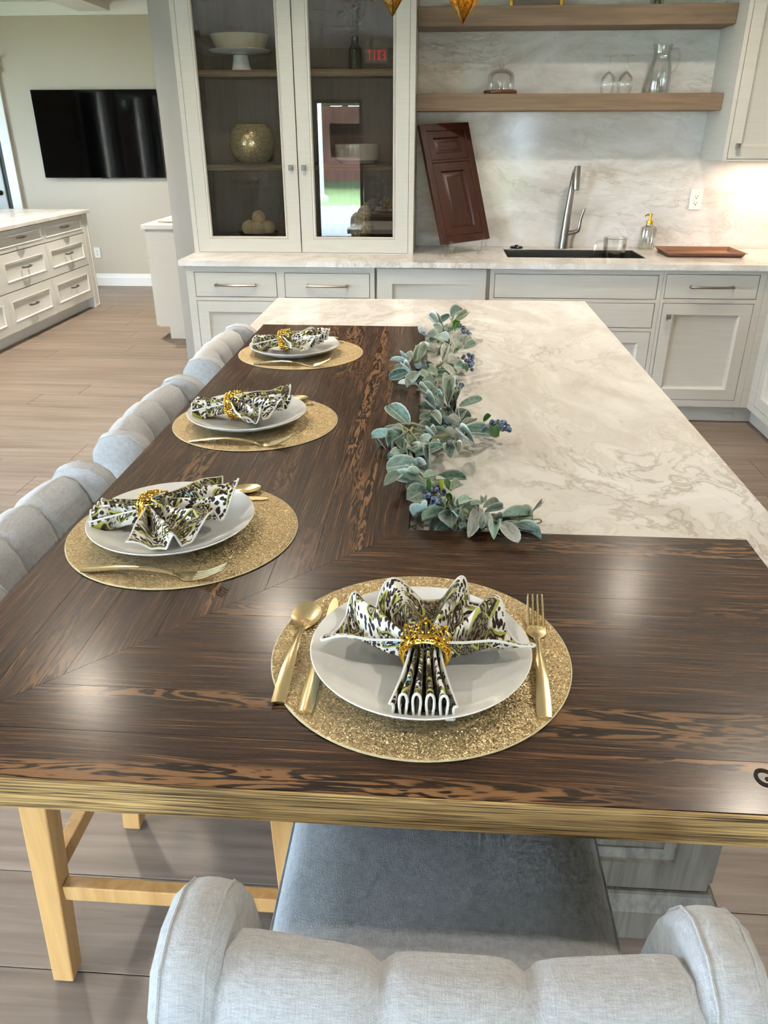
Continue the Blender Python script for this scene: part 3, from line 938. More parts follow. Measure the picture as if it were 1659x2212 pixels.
# drawer island on the left
XF = -3.42
TX = facepX(XF)
lc = thing('drawer_cabinet', (-3.9, 6.5, 0), 'long white drawer cabinet with nine framed drawers at the left edge', 'cabinet')
YC0, YC1 = 5.19, 7.60
MB().box(-4.36, XF - .0205, YC0, 7.70, .10, .8845).build('body', M['cab_white'], lc, smooth=False)
MB().box(-4.30, XF - .075, YC0 + .02, 7.62, .002, .10).build('toe_kick', M['cab_white'], lc, smooth=False)
MB().panel(TX, YC1 + .002, 7.715, .002, .8845, [(0, .002), (.02, .002), (.024, -.002), (.03, -.002)], .10).build('corner_post', M['cab_white'], lc)
for c0, c1 in ((6.79, 7.60), (5.99, 6.79), (5.19, 5.99)):
    for z0, z1 in ((.716, .878), (.422, .712), (.112, .418)):
        p = MB().panel(TX, c0 + .002, c1 - .002, z0 + .002, z1 - .002, [(0, 0), (.05 if z1 > .8 else .065, 0), (.058 if z1 > .8 else .073, .004), (.064 if z1 > .8 else .08, -.006), (.072 if z1 > .8 else .088, -.008)] if z1 < .8 else [(0, 0), (.032, 0), (.038, .004), (.044, -.006), (.05, -.008)], .018).build('drawer_front', M['cab_white'], lc)
        bar_pull(TX, (c0 + c1) / 2, (z0 + z1) / 2 + .01, .13, p, M['nickel'])
tag(MB().box(-4.40, XF + .03, YC0 - .02, 7.74, .885, .915).build('polished_worktop', M['stone'], None, bevel=.003), 'polished white top of the long drawer cabinet', 'countertop')
# small white cabinet behind the wall end
sc_ = thing('side_cabinet', (-2.1, 6.6, 0), 'narrow white cabinet end standing behind the grey wall end', 'cabinet')
MB().prism([(-2.335, .105), (-2.245, .105), (-2.245, .002), (-1.72, .002), (-1.72, .8795), (-2.335, .8795)], faceY(6.35), -1.2, 0).build('body', M['cab_white'], sc_, smooth=False)
for z0, z1 in ((.66, .872), (.112, .654)):
    MB().panel(lambda u, v, d: (-2.336 - d, u, v), 6.353, 7.5, z0, z1, [(0, .018), (.06, .018), (.07, .01)], 0).build('drawer_front', M['cab_white'], sc_)
tag(MB().box(-2.375, -1.715, 6.325, 7.56, .88, .915).build('white_worktop', M['trim'], None, bevel=.004), 'white top of the narrow cabinet under the magazines', 'countertop')
rm = random.Random(3)
for i, (x, y, a, m_, lb) in enumerate(((-2.20, 6.62, .2, 'paper_red', 'red-covered magazine at the bottom of the pile by the wall end'), (-2.17, 6.60, -.1, 'paper', 'white printed magazine on top of the pile by the wall end'), (-2.02, 6.68, .3, 'paper_yellow', 'yellow-edged magazine at the right of the pile by the wall end'))):
    t = thing('magazine', (x, y, .9155 + .0105 * (i if i < 2 else 0)), lb, 'magazine', 'magazines on the narrow cabinet')
    z = t.location.z
    MB().box(x - .105, x + .105, y - .14, y + .14, z + .001, z + .009).build('pages', M['paper'], t, smooth=False)
    MB().box(x - .107, x + .107, y - .142, y + .142, z + .009, z + .010).build('cover', M[m_], t, smooth=False)
    if i == 2:
        t.location.x = -1.95
    t.rotation_euler.z = a

# ================================================================== STOOLS (local: +y towards the table, origin on the floor under the seat)
def make_stool():
    t = thing('bar_stool', (0, 0, 0), '', 'stool', 'grey linen bar stools')
    # seat cushion
    def rr(a, n=6):      # rounded rectangle outline
        pts = []
        hx, y0, y1, r = .215 - a, -.235 + a, .25 - a, .03
        for cx, cy, s in ((hx - r, y1 - r, 0), (-hx + r, y1 - r, 1), (-hx + r, y0 + r, 2), (hx - r, y0 + r, 3)):
            for i in range(n + 1):
                q = pi / 2 * (s + i / n)
                pts.append((cx + r * cos(q), cy + r * sin(q)))
        return pts
    m = MB()
    lev = [(.0, .600), (.0, .650), (.004, .662), (.012, .670), (.03, .676), (.09, .680)]
    n = len(rr(0))
    vs = []
    for a, z in lev:
        vs += [(x, y, z) for x, y in rr(a)]
    fs = [tuple(range(n - 1, -1, -1))]
    for k in range(len(lev) - 1):
        fs += [(k * n + i, k * n + (i + 1) % n, (k + 1) * n + (i + 1) % n, (k + 1) * n + i) for i in range(n)]
    fs.append(tuple((len(lev) - 1) * n + i for i in range(n)))
    m.add(vs, fs)
    seat = m.build('seat', M['linen'], t, angle=60)
    MB().tube([(x, y, .661) for x, y in rr(.003)], .0022, 5, closed=True).build('piping', M['linen'], seat)
    MB().box(-.205, .205, -.262, .238, .548, .5995).build('apron', M['linen'], t, bevel=.004)
    # back: section swept across three tufted channels
    sec = [(-.215, .640), (-.228, .70), (-.243, .78), (-.258, .86), (-.272, .912), (-.289, .940), (-.312, .950), (-.338, .942), (-.357, .918), (-.362, .88), (-.356, .80), (-.346, .70), (-.336, .60), (-.30, .60), (-.215, .60)]
    sec = [(y + .036, z) for y, z in sec]
    nor = []
    for i in range(len(sec)):
        a = sec[max(0, i - 1)]; b = sec[min(len(sec) - 1, i + 1)]
        d = Vector((b[0] - a[0], b[1] - a[1])).normalized()
        nor.append((d.y, -d.x) if True else 0)
    seams = [-.192, -.060, .056, .192]
    us = []
    for a, b in zip(seams, seams[1:]):
        us += [a + (b - a) * k / 10 for k in range(10)]
    us.append(seams[-1])
    def bulge(u, i):
        for a, b in zip(seams, seams[1:]):
            if a - 1e-9 <= u <= b + 1e-9:
                s = (u - a) / (b - a) * 2 - 1
                w = 1 if i <= 3 else max(.0, (.95, .9, .8, .7, .55, .35, .1, 0, 0, 0, 0)[i - 4])
                return (.0105 * (1 - abs(s) ** 8) - .0055 + .002 * (1 - s * s)) * w
        return 0
    vs = []
    for u in us:
        for i, (y, z) in enumerate(sec):
            k = bulge(u, i)
            vs.append((u, y + nor[i][0] * k - .016 * (1 - (u / .192) ** 2), z + nor[i][1] * k))
    q = len(sec)
    fs = []
    for a in range(len(us) - 1):
        for i in range(q):
            fs.append((a * q + i, a * q + (i + 1) % q, (a + 1) * q + (i + 1) % q, (a + 1) * q + i))
    fs += [tuple(range(q)), tuple((len(us) - 1) * q + i for i in range(q))]
    back = MB().add(vs, fs).build('backrest', M['linen'], t, angle=50)
    for u in seams[1:3]:
        for z, y in ((.735, -.2095), (.845, -.231)):
            MB().sphere((u, y + .004, z), .013, 12, 6, 1, .5, 1).build('button', M['linen'], back)
    # wings: rounded side panels that wrap the back
    prof = [(-.335, .585), (-.345, .70), (-.356, .80), (-.362, .88), (-.358, .925), (-.338, .955), (-.305, .966), (-.268, .962), (-.243, .945), (-.224, .915), (-.208, .87), (-.190, .80), (-.176, .72), (-.165, .66), (-.17, .60), (-.19, .585)]
    prof = [(y + .036, z) for y, z in prof]
    for s in (-1, 1):
        x0, x1 = s * .187, s * .243
        cx = (x0 + x1) / 2
        layers = [(.0, .012), (.010, .003), (.022, 0), (.034, 0), (.046, .003), (.056, .012)]
        cy = sum(p[0] for p in prof) / len(prof); cz = sum(p[1] for p in prof) / len(prof)
        vs = []
        for dx, ins in layers:
            for (y, z) in prof:
                d = Vector((y - cy, z - cz)); L = d.length
                d = d * ((L - ins) / L)
                vs.append((x0 + s * dx, cy + d.x, cz + d.y))
        n = len(prof); fs = []
        for k in range(len(layers) - 1):
            fs += [(k * n + i, k * n + (i + 1) % n, (k + 1) * n + (i + 1) % n, (k + 1) * n + i) for i in range(n)]
        fs += [tuple(range(n)), tuple((len(layers) - 1) * n + i for i in range(n))]
        w = MB().add(vs, fs).build('wing', M['linen'], t, angle=60)
        for k in (1, 4):
            pts = [vs[k * n + i] for i in range(1, n - 1)]
            MB().tube([(p[0], p[1], p[2]) for p in pts], .0016, 5).build('seam_piping', M['linen'], w)
    # legs and stretchers
    def leg(bx, by, tx, ty, w0, w1, top=.5475):
        def sq(x, y, w, z):
            return [(x - w, y - w, z), (x + w, y - w, z), (x + w, y + w, z), (x - w, y + w, z)]
        l = MB().hexa(sq(bx, by, w0, .006), sq(tx, ty, w1, top)).build('leg', M['oak_leg'], t, bevel=.003)
        MB().lathe([(0, 0), (.012, 0), (.012, .0065), (0, .0065)], (bx, by, 0), 12).build('glide', M['rubber'], l)
    for s in (-1, 1):
        leg(s * .190, .206, s * .190, .200, .020, .024)
        leg(s * .190, -.280, s * .190, -.238, .021, .025)
    st = [((-.190, -.258, .262), (-.190, .203, .262)), ((.190, -.258, .262), (.190, .203, .262)), ((-.19, -.256, .300), (.19, -.256, .300)), ((-.19, .203, .215), (.19, .203, .215))]
    for a, b in st:
        d = Vector(b) - Vector(a); n = d.normalized() * .024
        a2 = Vector(a) + n; b2 = Vector(b) - n
        if abs(d.y) > .1:
            MB().box(a[0] - .013, a[0] + .013, a2.y, b2.y, a[2] - .018, a[2] + .018).build('stretcher', M['oak_leg'], t, bevel=.002)
        else:
            MB().box(a2.x, b2.x, a[1] - .013, a[1] + .013, a[2] - .018, a[2] + .018).build('stretcher', M['oak_leg'], t, bevel=.002)
    return t

proto = make_stool()
spots = [((.030, .668, 0), 0.0, 'grey linen bar stool at the front end of the counter, nearest the viewer'),
         ((-.436, 1.135, 0), -pi / 2, 'grey linen bar stool at the left side, nearest of the three'),
         ((-.424, 1.75, 0), -pi / 2, 'grey linen bar stool at the left side, middle of the three'),
         ((-.418, 2.385, 0), -pi / 2, 'grey linen bar stool at the left side, farthest by the hutch')]
for i, (loc, rz, lb) in enumerate(spots):
    o = copy_tree(proto) if i else proto
    o.location = loc
    o.rotation_euler.z = rz
    o['label'] = lb

# ================================================================== PLACE SETTINGS (local: diner looks to +y, origin at the mat centre on the wood)
def ring_pts(r, z, n, cx=0, cy=0):
    return [(cx + r * cos(2 * pi * i / n), cy + r * sin(2 * pi * i / n), z) for i in range(n)]

def make_mat():
    t = thing('placemat', (0, 0, 0), '', 'placemat', 'round gold placemats')
    MB().lathe([(0, 0), (.189, 0), (.1905, .0008), (.1905, .0018), (.189, .0022)], (0, 0, 0), 96).build('edge', M['matedge'], t)
    MB().lathe([(.189, .0020), (.1885, .0026), (.10, .0026), (0, .0026)], (0, 0, 0), 96).build('glitter_face', M['glitter'], t)
    return t
PY = -.019
def make_plate():
    m = MB().lathe([(0, .0065), (.06, .0065), (.085, .009), (.108, .0150), (.124, .0225), (.1345, .0285), (.1362, .0293), (.1372, .0285), (.1362, .0268), (.125, .0195), (.108, .0115), (.088, .0050), (.084, .0028), (.080, .0028), (.078, .0045), (0, .0045)], (0, 0, 0), 96)
    o = m.build('dinner_plate', M['ceramic'], None, angle=50)
    return tag(o, '', 'plate', 'white dinner plates')

def strip(name, prof, mat, parent, z_of, thick=.0022, cup=None):
    """flat metal piece along y: prof = [(y, halfwidth)], z_of(y) its height"""
    m = MB()
    vs = []
    nx = 6
    for (y, w) in prof:
        for k in range(nx + 1):
            s = -1 + 2 * k / nx
            c = cup(y, s) if cup else 0
            vs.append((s * w, y, z_of(y) + c + thick * (1 - .5 * s * s)))
        for k in range(nx, -1, -1):
            s = -1 + 2 * k / nx
            c = cup(y, s) if cup else 0
            vs.append((s * w, y, z_of(y) + c))
    q = 2 * (nx + 1); fs = []
    for a in range(len(prof) - 1):
        fs += [(a * q + i, a * q + (i + 1) % q, (a + 1) * q + (i + 1) % q, (a + 1) * q + i) for i in range(q)]
    fs += [tuple(range(q)), tuple((len(prof) - 1) * q + i for i in range(q))]
    m.add(vs, fs)
    return m.build(name, mat, parent, angle=45)

def hz(y):       # handle line: end touches the mat, neck arches up
    return .0003 + .010 * max(0, sin((min(max(y, -.115), .055) + .115) / .17 * pi)) ** 1.2
HAND = [(-.115, .0078), (-.113, .0086), (-.09, .0088), (-.06, .0078), (-.03, .0060), (-.005, .0045), (.015, .0038), (.03, .0038)]
def make_fork():
    t = thing('dinner_fork', (0, 0, 0), '', 'fork', 'gold dinner forks')
    strip('handle', HAND, M['gold_satin'], t, hz, .0032)
    def fz(y):
        if y < .055:
            return hz(y)
        return .0003 + .030 * ((y - .055) / .07) ** 1.7
    strip('fork_head', [(.028, .0038), (.036, .0050), (.043, .0095), (.050, .0125), (.058, .0130), (.066, .0128)], M['gold_satin'], t, fz, .0018)
    for k in range(4):
        xc = (-1.5 + k) * .0068
        m = MB()
        m.tube([(xc, .064, fz(.064) + .001), (xc, .08, fz(.08) + .001), (xc * .98, .098, fz(.098) + .001), (xc * .95, .113, fz(.113) + .001)], [.0023, .0021, .0018, .0010], 6)
        m.build('tine', M['gold_satin'], t)
    return t
def make_spoon():
    t = thing('table_spoon', (0, 0, 0), '', 'spoon', 'gold table spoons')
    strip('handle', HAND, M['gold_satin'], t, hz, .0030)
    bz_ = lambda y: hz(y) * .8 if y < .05 else .0035 + .004 * ((y - .05) / .04)
    pr = [(.026, .0038), (.032, .0052), (.038, .0105), (.046, .0165), (.056, .0203), (.068, .0205), (.080, .0172), (.088, .0115), (.092, .0055)]
    strip('bowl', pr, M['gold_satin'], t, lambda y: hz(.03) * .8 + (.004 * (y - .03) / .06), .0014, cup=lambda y, s: (s * s - 1) * .0075 * max(0, sin(pi * min(1, max(0, (y - .026) / .068)))))
    return t
def make_knife():
    t = thing('table_knife', (0, 0, 0), '', 'knife', 'gold table knives')
    strip('handle', [(-.125, .0080), (-.123, .0090), (-.09, .0094), (-.05, .0082), (-.015, .0072), (.0, .0066)], M['gold_satin'], t, lambda y: .0004, .0050)
    m = MB()
    pl = [(-.0065, -.002), (.0065, -.002), (.0075, .02), (.0088, .06), (.0085, .09), (.006, .108), (.0015, .119), (-.003, .116), (-.0062, .10)]
    m.prism(pl, flatZ, .0006, .0024).build('blade', M['gold_satin'], t, bevel=.0004, seg=1)
    return t

# napkin: a pleated square pulled through the ring; u across, v from the tail to the fan
def make_napkin(seed, th0, th1, R, lift, droop, twist):
    rn = random.Random(seed)
    t = thing('napkin', (0, 0, 0), '', 'napkin', 'paisley napkins')
    jit = [rn.uniform(-.28, .28) for _ in range(8)]
    rad = [rn.uniform(.9, 1.08) for _ in range(8)]
    hgt = [rn.uniform(.65, 1.2) for _ in range(8)]
    V0, LT, ZR = .36, .090, .0385
    NF = 5
    def lerp_list(L, u):
        p = (u + 1) / 2 * (len(L) - 1); i = min(int(p), len(L) - 2); k = p - i; k = k * k * (3 - 2 * k)
        return L[i] * (1 - k) + L[i + 1] * k
    def pos(u, v):
        ph = NF * pi * u
        if v < V0:
            p = 1 - v / V0
            hw = .0175 + .020 * p ** 1.5
            A = .0135 + .0075 * p
            x = hw * u + hw / 31.4 * (.8 + 1.1 * p) * sin(2 * ph)
            zc = ZR - .012 * p
            z = zc - A * cos(ph) * (1 - .25 * abs(u) ** 4)
            z -= .010 * p * max(0, abs(u) - .75) / .25
            return (x + twist * p * .01, -LT * p, max(z, .0105 + .013 * max(0, (p - .72)) ))
        q = (v - V0) / (1 - V0)
        th = th0 + (th1 - th0) * (u + 1) / 2 + .10 * sin(ph * .5 + seed) * q
        ridge = -cos(ph)
        rr_ = R * q * lerp_list(rad, u) * (1 + .05 * ridge)
        x = .0175 * u * (1 - q) + .0175 / 31.4 * .8 * sin(2 * ph) * (1 - q) + rr_ * sin(th)
        y = rr_ * cos(th)
        A = .0135 + (.007 * lerp_list(hgt, u)) * q
        edge = abs(u) ** 3
        z = ZR + ridge * A * (1 - .45 * edge * q) + lift * q * (1 - edge) + droop * q * edge + .004 * sin(9 * q + jit[0] * 9 + u * 4) * q
        # keep above the plate surface
        d = sqrt(x * x + (y + .030) ** 2)
        fl = .0075 + (.0245 * max(0, (d - .07) / .066)) ** 1.0 if d > .07 else .0075
        return (x, y, max(z, min(fl, .034)))
    nu, nv = 150, 56
    G = [[Vector(pos(2 * i / nu - 1, j / nv)) for i in range(nu + 1)] for j in range(nv + 1)]
    UVT = {}
    vv = 0.0
    for j in range(nv + 1):
        if j:
            vv += sum((G[j][i] - G[j - 1][i]).length for i in (nu // 3, nu // 2, 2 * nu // 3)) / 3
        acc = [0.0]
        for i in range(nu):
            acc.append(acc[-1] + (G[j][i + 1] - G[j][i]).length)
        for i in range(nu + 1):
            UVT[(i, j)] = (acc[i] - acc[nu // 2] + seed * .37, vv + seed * .21)
    m = MB().grid(nu, nv, lambda a, b: tuple(G[round(b * nv)][round(a * nu)]), lambda a, b: UVT[(round(a * nu), round(b * nv))])
    o = m.build('cloth', M['paisley'], t, angle=80, recalc=False)
    sd = o.modifiers.new('thickness', 'SOLIDIFY'); sd.thickness = .0011; sd.offset = 0
    for pts in ([pos(-1 + 2 * i / 150, 0) for i in range(151)], [pos(-1, i / 60) for i in range(61)], [pos(1, i / 60) for i in range(61)], [pos(-1 + 2 * i / 150, 1) for i in range(151)]):
        MB().tube(pts, .0017, 6).build('hem', M['hem'], t)
    return t

def make_ring():
    """openwork band; its axis lies along y"""
    t = thing('napkin_ring', (0, 0, 0), '', 'napkin ring', 'gold filigree napkin rings')
    def P(a, y, r):
        return (r * sin(a), y, r * cos(a))
    n = 48
    b = MB()
    for yy, rr_, tr in ((-.013, .0262, .0016), (-.0085, .0268, .0011)):
        b.tube([P(2 * pi * i / n, yy, rr_) for i in range(n)], tr, 6, closed=True)
    for i in range(30):
        b.sphere(P(2 * pi * i / 30, -.0108, .0276), .0017, 6, 4)
    b.build('band', M['gold'], t)
    f = MB()
    NP = 7
    for k in range(NP):
        a0 = 2 * pi * k / NP
        hw = pi / NP * .92
        arc = []
        for i in range(13):
            s = -1 + i / 6
            arc.append(P(a0 + hw * s * (1 if abs(s) < .9 else .96), -.008 + .030 * sqrt(max(0, 1 - s * s)), .0268 + .0035 * sqrt(max(0, 1 - s * s))))
        f.tube(arc, .0012, 5)
        for j in range(-3, 4):
            an = j * .42
            loop = []
            for i in range(9):
                q = i / 8
                rad_ = .0235 * q
                wob = .0011 * sin(pi * q)
                ay = -.008 + rad_ * cos(an); aa = a0 + (rad_ * sin(an)) / .027 * .95
                loop.append(P(aa, ay, .0270 + .004 * q + wob))
            f.tube(loop, .00095, 5)
            f.sphere(loop[-1], .0019, 6, 4)
        f.sphere(P(a0, .0235, .0308), .0024, 6, 4)
        f.sphere(P(a0 + pi / NP, -.003, .0277), .0026, 6, 4)
    f.build('filigree', M['gold'], t)
    return t

mat0, plate0, fork0, spoon0, knife0, ring0 = make_mat(), make_plate(), make_fork(), make_spoon(), make_knife(), make_ring()
SETS = [((-.008, .802), 0.0, 'at the front end of the counter', (7, -1.43, 1.40, .134, .005, -.004, 0)),
        ((-.414, 1.120), -pi / 2, 'nearest of the left three', (11, -.95, 1.50, .142, .012, .0, .5)),
        ((-.413, 1.671), -pi / 2, 'middle of the left three', (23, -.85, 1.25, .138, .012, .002, -.5)),
        ((-.412, 2.302), -pi / 2, 'farthest of the left three', (31, -.9, 1.15, .134, .012, .002, .3))]
def put(o, c, rz, lx, ly, z, extra=0.0, tilt=0.0):
    x = c[0] + lx * cos(rz) - ly * sin(rz)
    y = c[1] + lx * sin(rz) + ly * cos(rz)
    o.location = (x, y, z)
    o.rotation_euler = (tilt, 0, rz + extra)
ZM = ZW + .0004
for i, (c, rz, wh, nk) in enumerate(SETS):
    cp = (lambda o: o) if i == 0 else copy_tree
    a = cp(mat0); put(a, c, rz, 0, 0, ZM); a['label'] = 'round gold glitter placemat ' + wh
    a = cp(plate0); put(a, c, rz, 0, PY, ZM + .0027 - .0026); a['label'] = 'round white dinner plate ' + wh
    a = cp(fork0); put(a, c, rz, .150, .0, ZM + .0028, -.055); a['label'] = 'champagne gold fork on the placemat ' + wh
    a = cp(knife0); put(a, c, rz, -.127, .0, ZM + .0028, -.02); a['label'] = 'champagne gold knife half under the plate ' + wh
    a = cp(spoon0); put(a, c, rz, -.160, .005, ZM + .0028, -.03); a['label'] = 'champagne gold spoon on the placemat ' + wh
    n_ = make_napkin(*nk); put(n_, c, rz, .006, -.050, ZM + .0030); n_['label'] = 'paisley napkin fanned out on the plate ' + wh
    a = cp(ring0); put(a, c, rz, .006, -.050, ZM + .0030 + .0385, 0, .10); a['label'] = 'gold filigree napkin ring around the napkin ' + wh

# ================================================================== GARLAND
LEAVES = [(0.053,2.774,0.965,0.096,2.856,0.985,0.04,'d'),(0.049,2.755,0.973,0.01,2.729,0.955,0.021,'d'),(0.053,2.693,0.964,0.054,2.788,0.966,0.018,'g'),(0.062,2.591,0.988,0.098,2.676,0.978,0.016,'g'),(0.008,2.537,0.983,-0.02,2.628,0.981,0.021,'s'),(0.023,2.532,0.977,-0.0,2.624,0.974,0.023,'s'),(0.031,2.526,0.967,0.026,2.62,0.975,0.019,'s'),(0.016,2.503,0.968,-0.004,2.532,0.982,0.023,'s'),(0.001,2.434,0.965,-0.036,2.521,0.967,0.035,'s'),(-0.029,2.445,0.984,-0.057,2.535,0.976,0.011,'p'),(0.035,2.51,0.971,0.043,2.547,0.972,0.013,'s'),(0.037,2.333,0.982,0.008,2.419,0.98,0.032,'s'),(0.056,2.393,0.987,0.061,2.487,0.978,0.011,'p'),(0.054,2.461,0.965,0.088,2.452,0.936,0.038,'p'),(0.074,2.361,0.976,0.098,2.452,0.966,0.011,'s'),(0.041,2.304,0.975,0.029,2.398,0.97,0.016,'s'),(0.084,2.226,0.988,0.115,2.274,0.98,0.021,'s'),(0.083,2.327,0.977,0.106,2.398,0.961,0.014,'g'),(-0.005,2.169,0.987,-0.056,2.249,0.992,0.02,'p'),(0.006,2.147,0.987,0.038,2.202,0.98,0.027,'p'),(-0.058,2.106,0.976,-0.036,2.195,1.001,0.025,'g'),(-0.049,2.097,0.979,-0.028,2.19,0.982,0.02,'g'),(-0.071,2.16,0.967,-0.095,2.252,0.968,0.025,'s'),(-0.075,2.073,0.985,-0.128,2.151,0.97,0.013,'s'),(-0.074,2.141,0.963,-0.076,2.166,0.972,0.013,'g'),(-0.078,2.079,0.97,-0.112,2.069,0.969,0.015,'g'),(-0.072,2.013,0.975,-0.119,2.0,0.962,0.025,'d'),(-0.061,1.962,0.99,-0.077,2.051,0.961,0.012,'s'),(-0.023,2.069,0.974,-0.055,2.152,0.957,0.019,'s'),(0.022,2.098,0.98,0.039,2.191,0.979,0.018,'p'),(0.066,2.142,0.972,0.034,2.088,0.976,0.023,'p'),(0.072,2.134,0.971,0.06,2.157,0.97,0.01,'p'),(0.019,2.034,0.987,0.055,2.063,0.954,0.024,'p'),(0.007,2.013,0.964,-0.029,2.101,0.965,0.025,'g'),(-0.043,1.975,0.983,-0.068,1.917,0.972,0.026,'s'),(-0.044,1.917,0.969,-0.093,1.954,0.962,0.014,'p'),(-0.021,1.978,0.967,-0.043,2.048,0.966,0.017,'s'),(0.001,1.96,0.963,-0.021,1.953,0.974,0.019,'s'),(0.022,1.88,0.987,0.043,1.964,0.983,0.016,'g'),(-0.001,1.891,0.965,-0.044,1.932,0.958,0.028,'s'),(-0.013,1.849,0.963,-0.034,1.905,0.96,0.013,'g'),(0.004,1.823,0.989,0.003,1.897,0.977,0.014,'g'),(0.017,1.787,0.965,-0.01,1.878,0.96,0.031,'d'),(0.033,1.725,0.979,0.036,1.819,0.994,0.025,'g'),(0.022,1.744,0.97,0.016,1.839,0.968,0.014,'g'),(0.05,1.796,0.974,0.052,1.891,0.983,0.017,'g'),(0.06,1.73,0.973,0.111,1.762,0.984,0.018,'s'),(0.044,1.725,0.971,0.051,1.819,0.96,0.019,'g'),(0.031,1.748,0.963,0.008,1.778,0.956,0.011,'p'),(0.005,1.676,0.984,-0.012,1.768,0.966,0.019,'d'),(0.049,1.686,0.97,0.051,1.78,0.956,0.02,'s'),(0.059,1.583,0.989,0.064,1.678,0.982,0.017,'s'),(0.056,1.621,0.968,0.023,1.709,0.953,0.02,'p'),(0.066,1.626,0.964,0.096,1.693,0.956,0.016,'g'),(0.016,1.581,0.981,-0.004,1.674,0.979,0.017,'g'),(-0.007,1.678,0.963,-0.029,1.661,0.967,0.016,'g'),(0.019,1.671,0.969,0.016,1.665,0.985,0.013,'p'),(0.065,1.576,0.965,0.129,1.607,0.958,0.033,'d'),(0.065,1.504,0.984,0.05,1.585,0.964,0.011,'p'),(0.082,1.449,0.99,0.064,1.536,0.967,0.016,'d'),(-0.054,1.618,0.965,-0.103,1.697,0.983,0.033,'d'),(-0.059,1.589,0.963,-0.106,1.581,0.965,0.018,'s'),(-0.068,1.564,0.969,-0.078,1.575,0.981,0.01,'g'),(-0.072,1.505,0.985,-0.122,1.522,0.967,0.018,'l'),(-0.123,1.542,0.963,-0.09,1.525,0.916,0.01,'l'),(-0.059,1.562,0.965,-0.09,1.481,0.958,0.028,'d'),(-0.064,1.531,0.968,-0.065,1.521,0.943,0.015,'s'),(-0.041,1.464,0.966,-0.086,1.464,0.952,0.01,'l'),(-0.003,1.482,0.988,-0.03,1.495,0.97,0.022,'g'),(0.005,1.485,0.99,-0.012,1.577,0.974,0.012,'s'),(0.007,1.475,0.987,0.004,1.449,0.973,0.016,'g'),(0.021,1.447,0.984,-0.03,1.42,0.976,0.021,'d'),(0.036,1.517,0.976,0.017,1.52,0.953,0.017,'g'),(0.039,1.498,0.965,0.037,1.434,0.958,0.024,'s'),(0.047,1.454,0.987,0.054,1.403,0.982,0.014,'g'),(0.027,1.564,0.971,0.048,1.512,0.973,0.013,'p'),(0.045,1.461,0.984,0.034,1.495,0.972,0.01,'p'),(-0.028,1.423,0.985,-0.005,1.483,0.968,0.008,'p'),(-0.027,1.392,0.965,-0.086,1.387,0.958,0.035,'s'),(-0.061,1.327,0.97,-0.079,1.269,0.982,0.018,'s'),(-0.022,1.29,0.989,-0.053,1.372,0.953,0.017,'g'),(-0.024,1.306,0.965,-0.067,1.328,0.958,0.021,'l'),(-0.01,1.34,0.965,-0.018,1.421,0.958,0.025,'s'),(-0.006,1.339,0.987,-0.002,1.43,0.96,0.011,'s'),(-0.015,1.268,0.989,0.006,1.328,0.973,0.015,'l'),(0.006,1.322,0.964,0.067,1.361,0.956,0.018,'d'),(0.008,1.285,0.98,0.026,1.309,0.97,0.013,'p'),(0.033,1.234,0.983,0.054,1.274,0.982,0.017,'g'),(-0.009,1.27,0.965,-0.043,1.238,0.958,0.03,'s'),(-0.007,1.149,0.988,-0.031,1.216,0.95,0.018,'l'),(0.025,1.185,0.965,-0.012,1.154,0.958,0.019,'l'),(0.035,1.185,0.965,0.037,1.129,0.958,0.03,'s'),(0.038,1.159,0.987,0.069,1.231,0.969,0.016,'l'),(0.036,1.141,0.987,0.056,1.167,0.957,0.015,'l'),(0.046,1.149,0.981,0.036,1.202,0.962,0.01,'p'),(0.066,1.165,0.987,0.087,1.196,0.977,0.01,'s'),(0.089,1.182,0.975,0.123,1.222,0.968,0.015,'g'),(0.089,1.222,0.963,0.099,1.279,0.951,0.008,'s'),(0.082,1.198,0.965,0.068,1.127,0.958,0.019,'p'),(0.09,1.145,0.986,0.116,1.178,0.971,0.01,'s'),(0.091,1.169,0.966,0.085,1.131,0.963,0.012,'s'),(0.091,1.151,0.983,0.096,1.121,0.968,0.012,'p'),(0.11,1.155,0.962,0.101,1.088,0.979,0.016,'l'),(0.12,1.168,0.965,0.176,1.204,0.958,0.02,'l'),(0.17,1.165,0.977,0.2,1.242,0.963,0.005,'s'),(0.117,1.146,0.965,0.14,1.099,0.958,0.021,'p'),(0.142,1.132,0.969,0.171,1.116,0.967,0.014,'s'),(0.058,2.531,0.97,0.07,2.568,0.985,0.023,'v'),(0.035,2.282,0.97,0.043,2.257,0.985,0.018,'v'),(0.054,2.234,0.97,0.067,2.224,0.985,0.016,'v'),(0.112,1.634,0.97,0.128,1.627,0.985,0.016,'v'),(0.123,1.559,0.97,0.135,1.488,0.985,0.016,'v'),(0.078,2.089,0.97,0.086,2.006,0.985,0.013,'v'),(-0.003,1.254,0.97,-0.005,1.26,0.985,0.009,'v'),(0.019,1.256,0.97,0.017,1.261,0.985,0.008,'y'),(0.036,1.257,0.97,0.025,1.269,0.985,0.013,'v'),(0.035,1.213,0.97,0.022,1.204,0.985,0.014,'v'),(0.025,1.202,0.97,0.023,1.141,0.985,0.008,'v')]
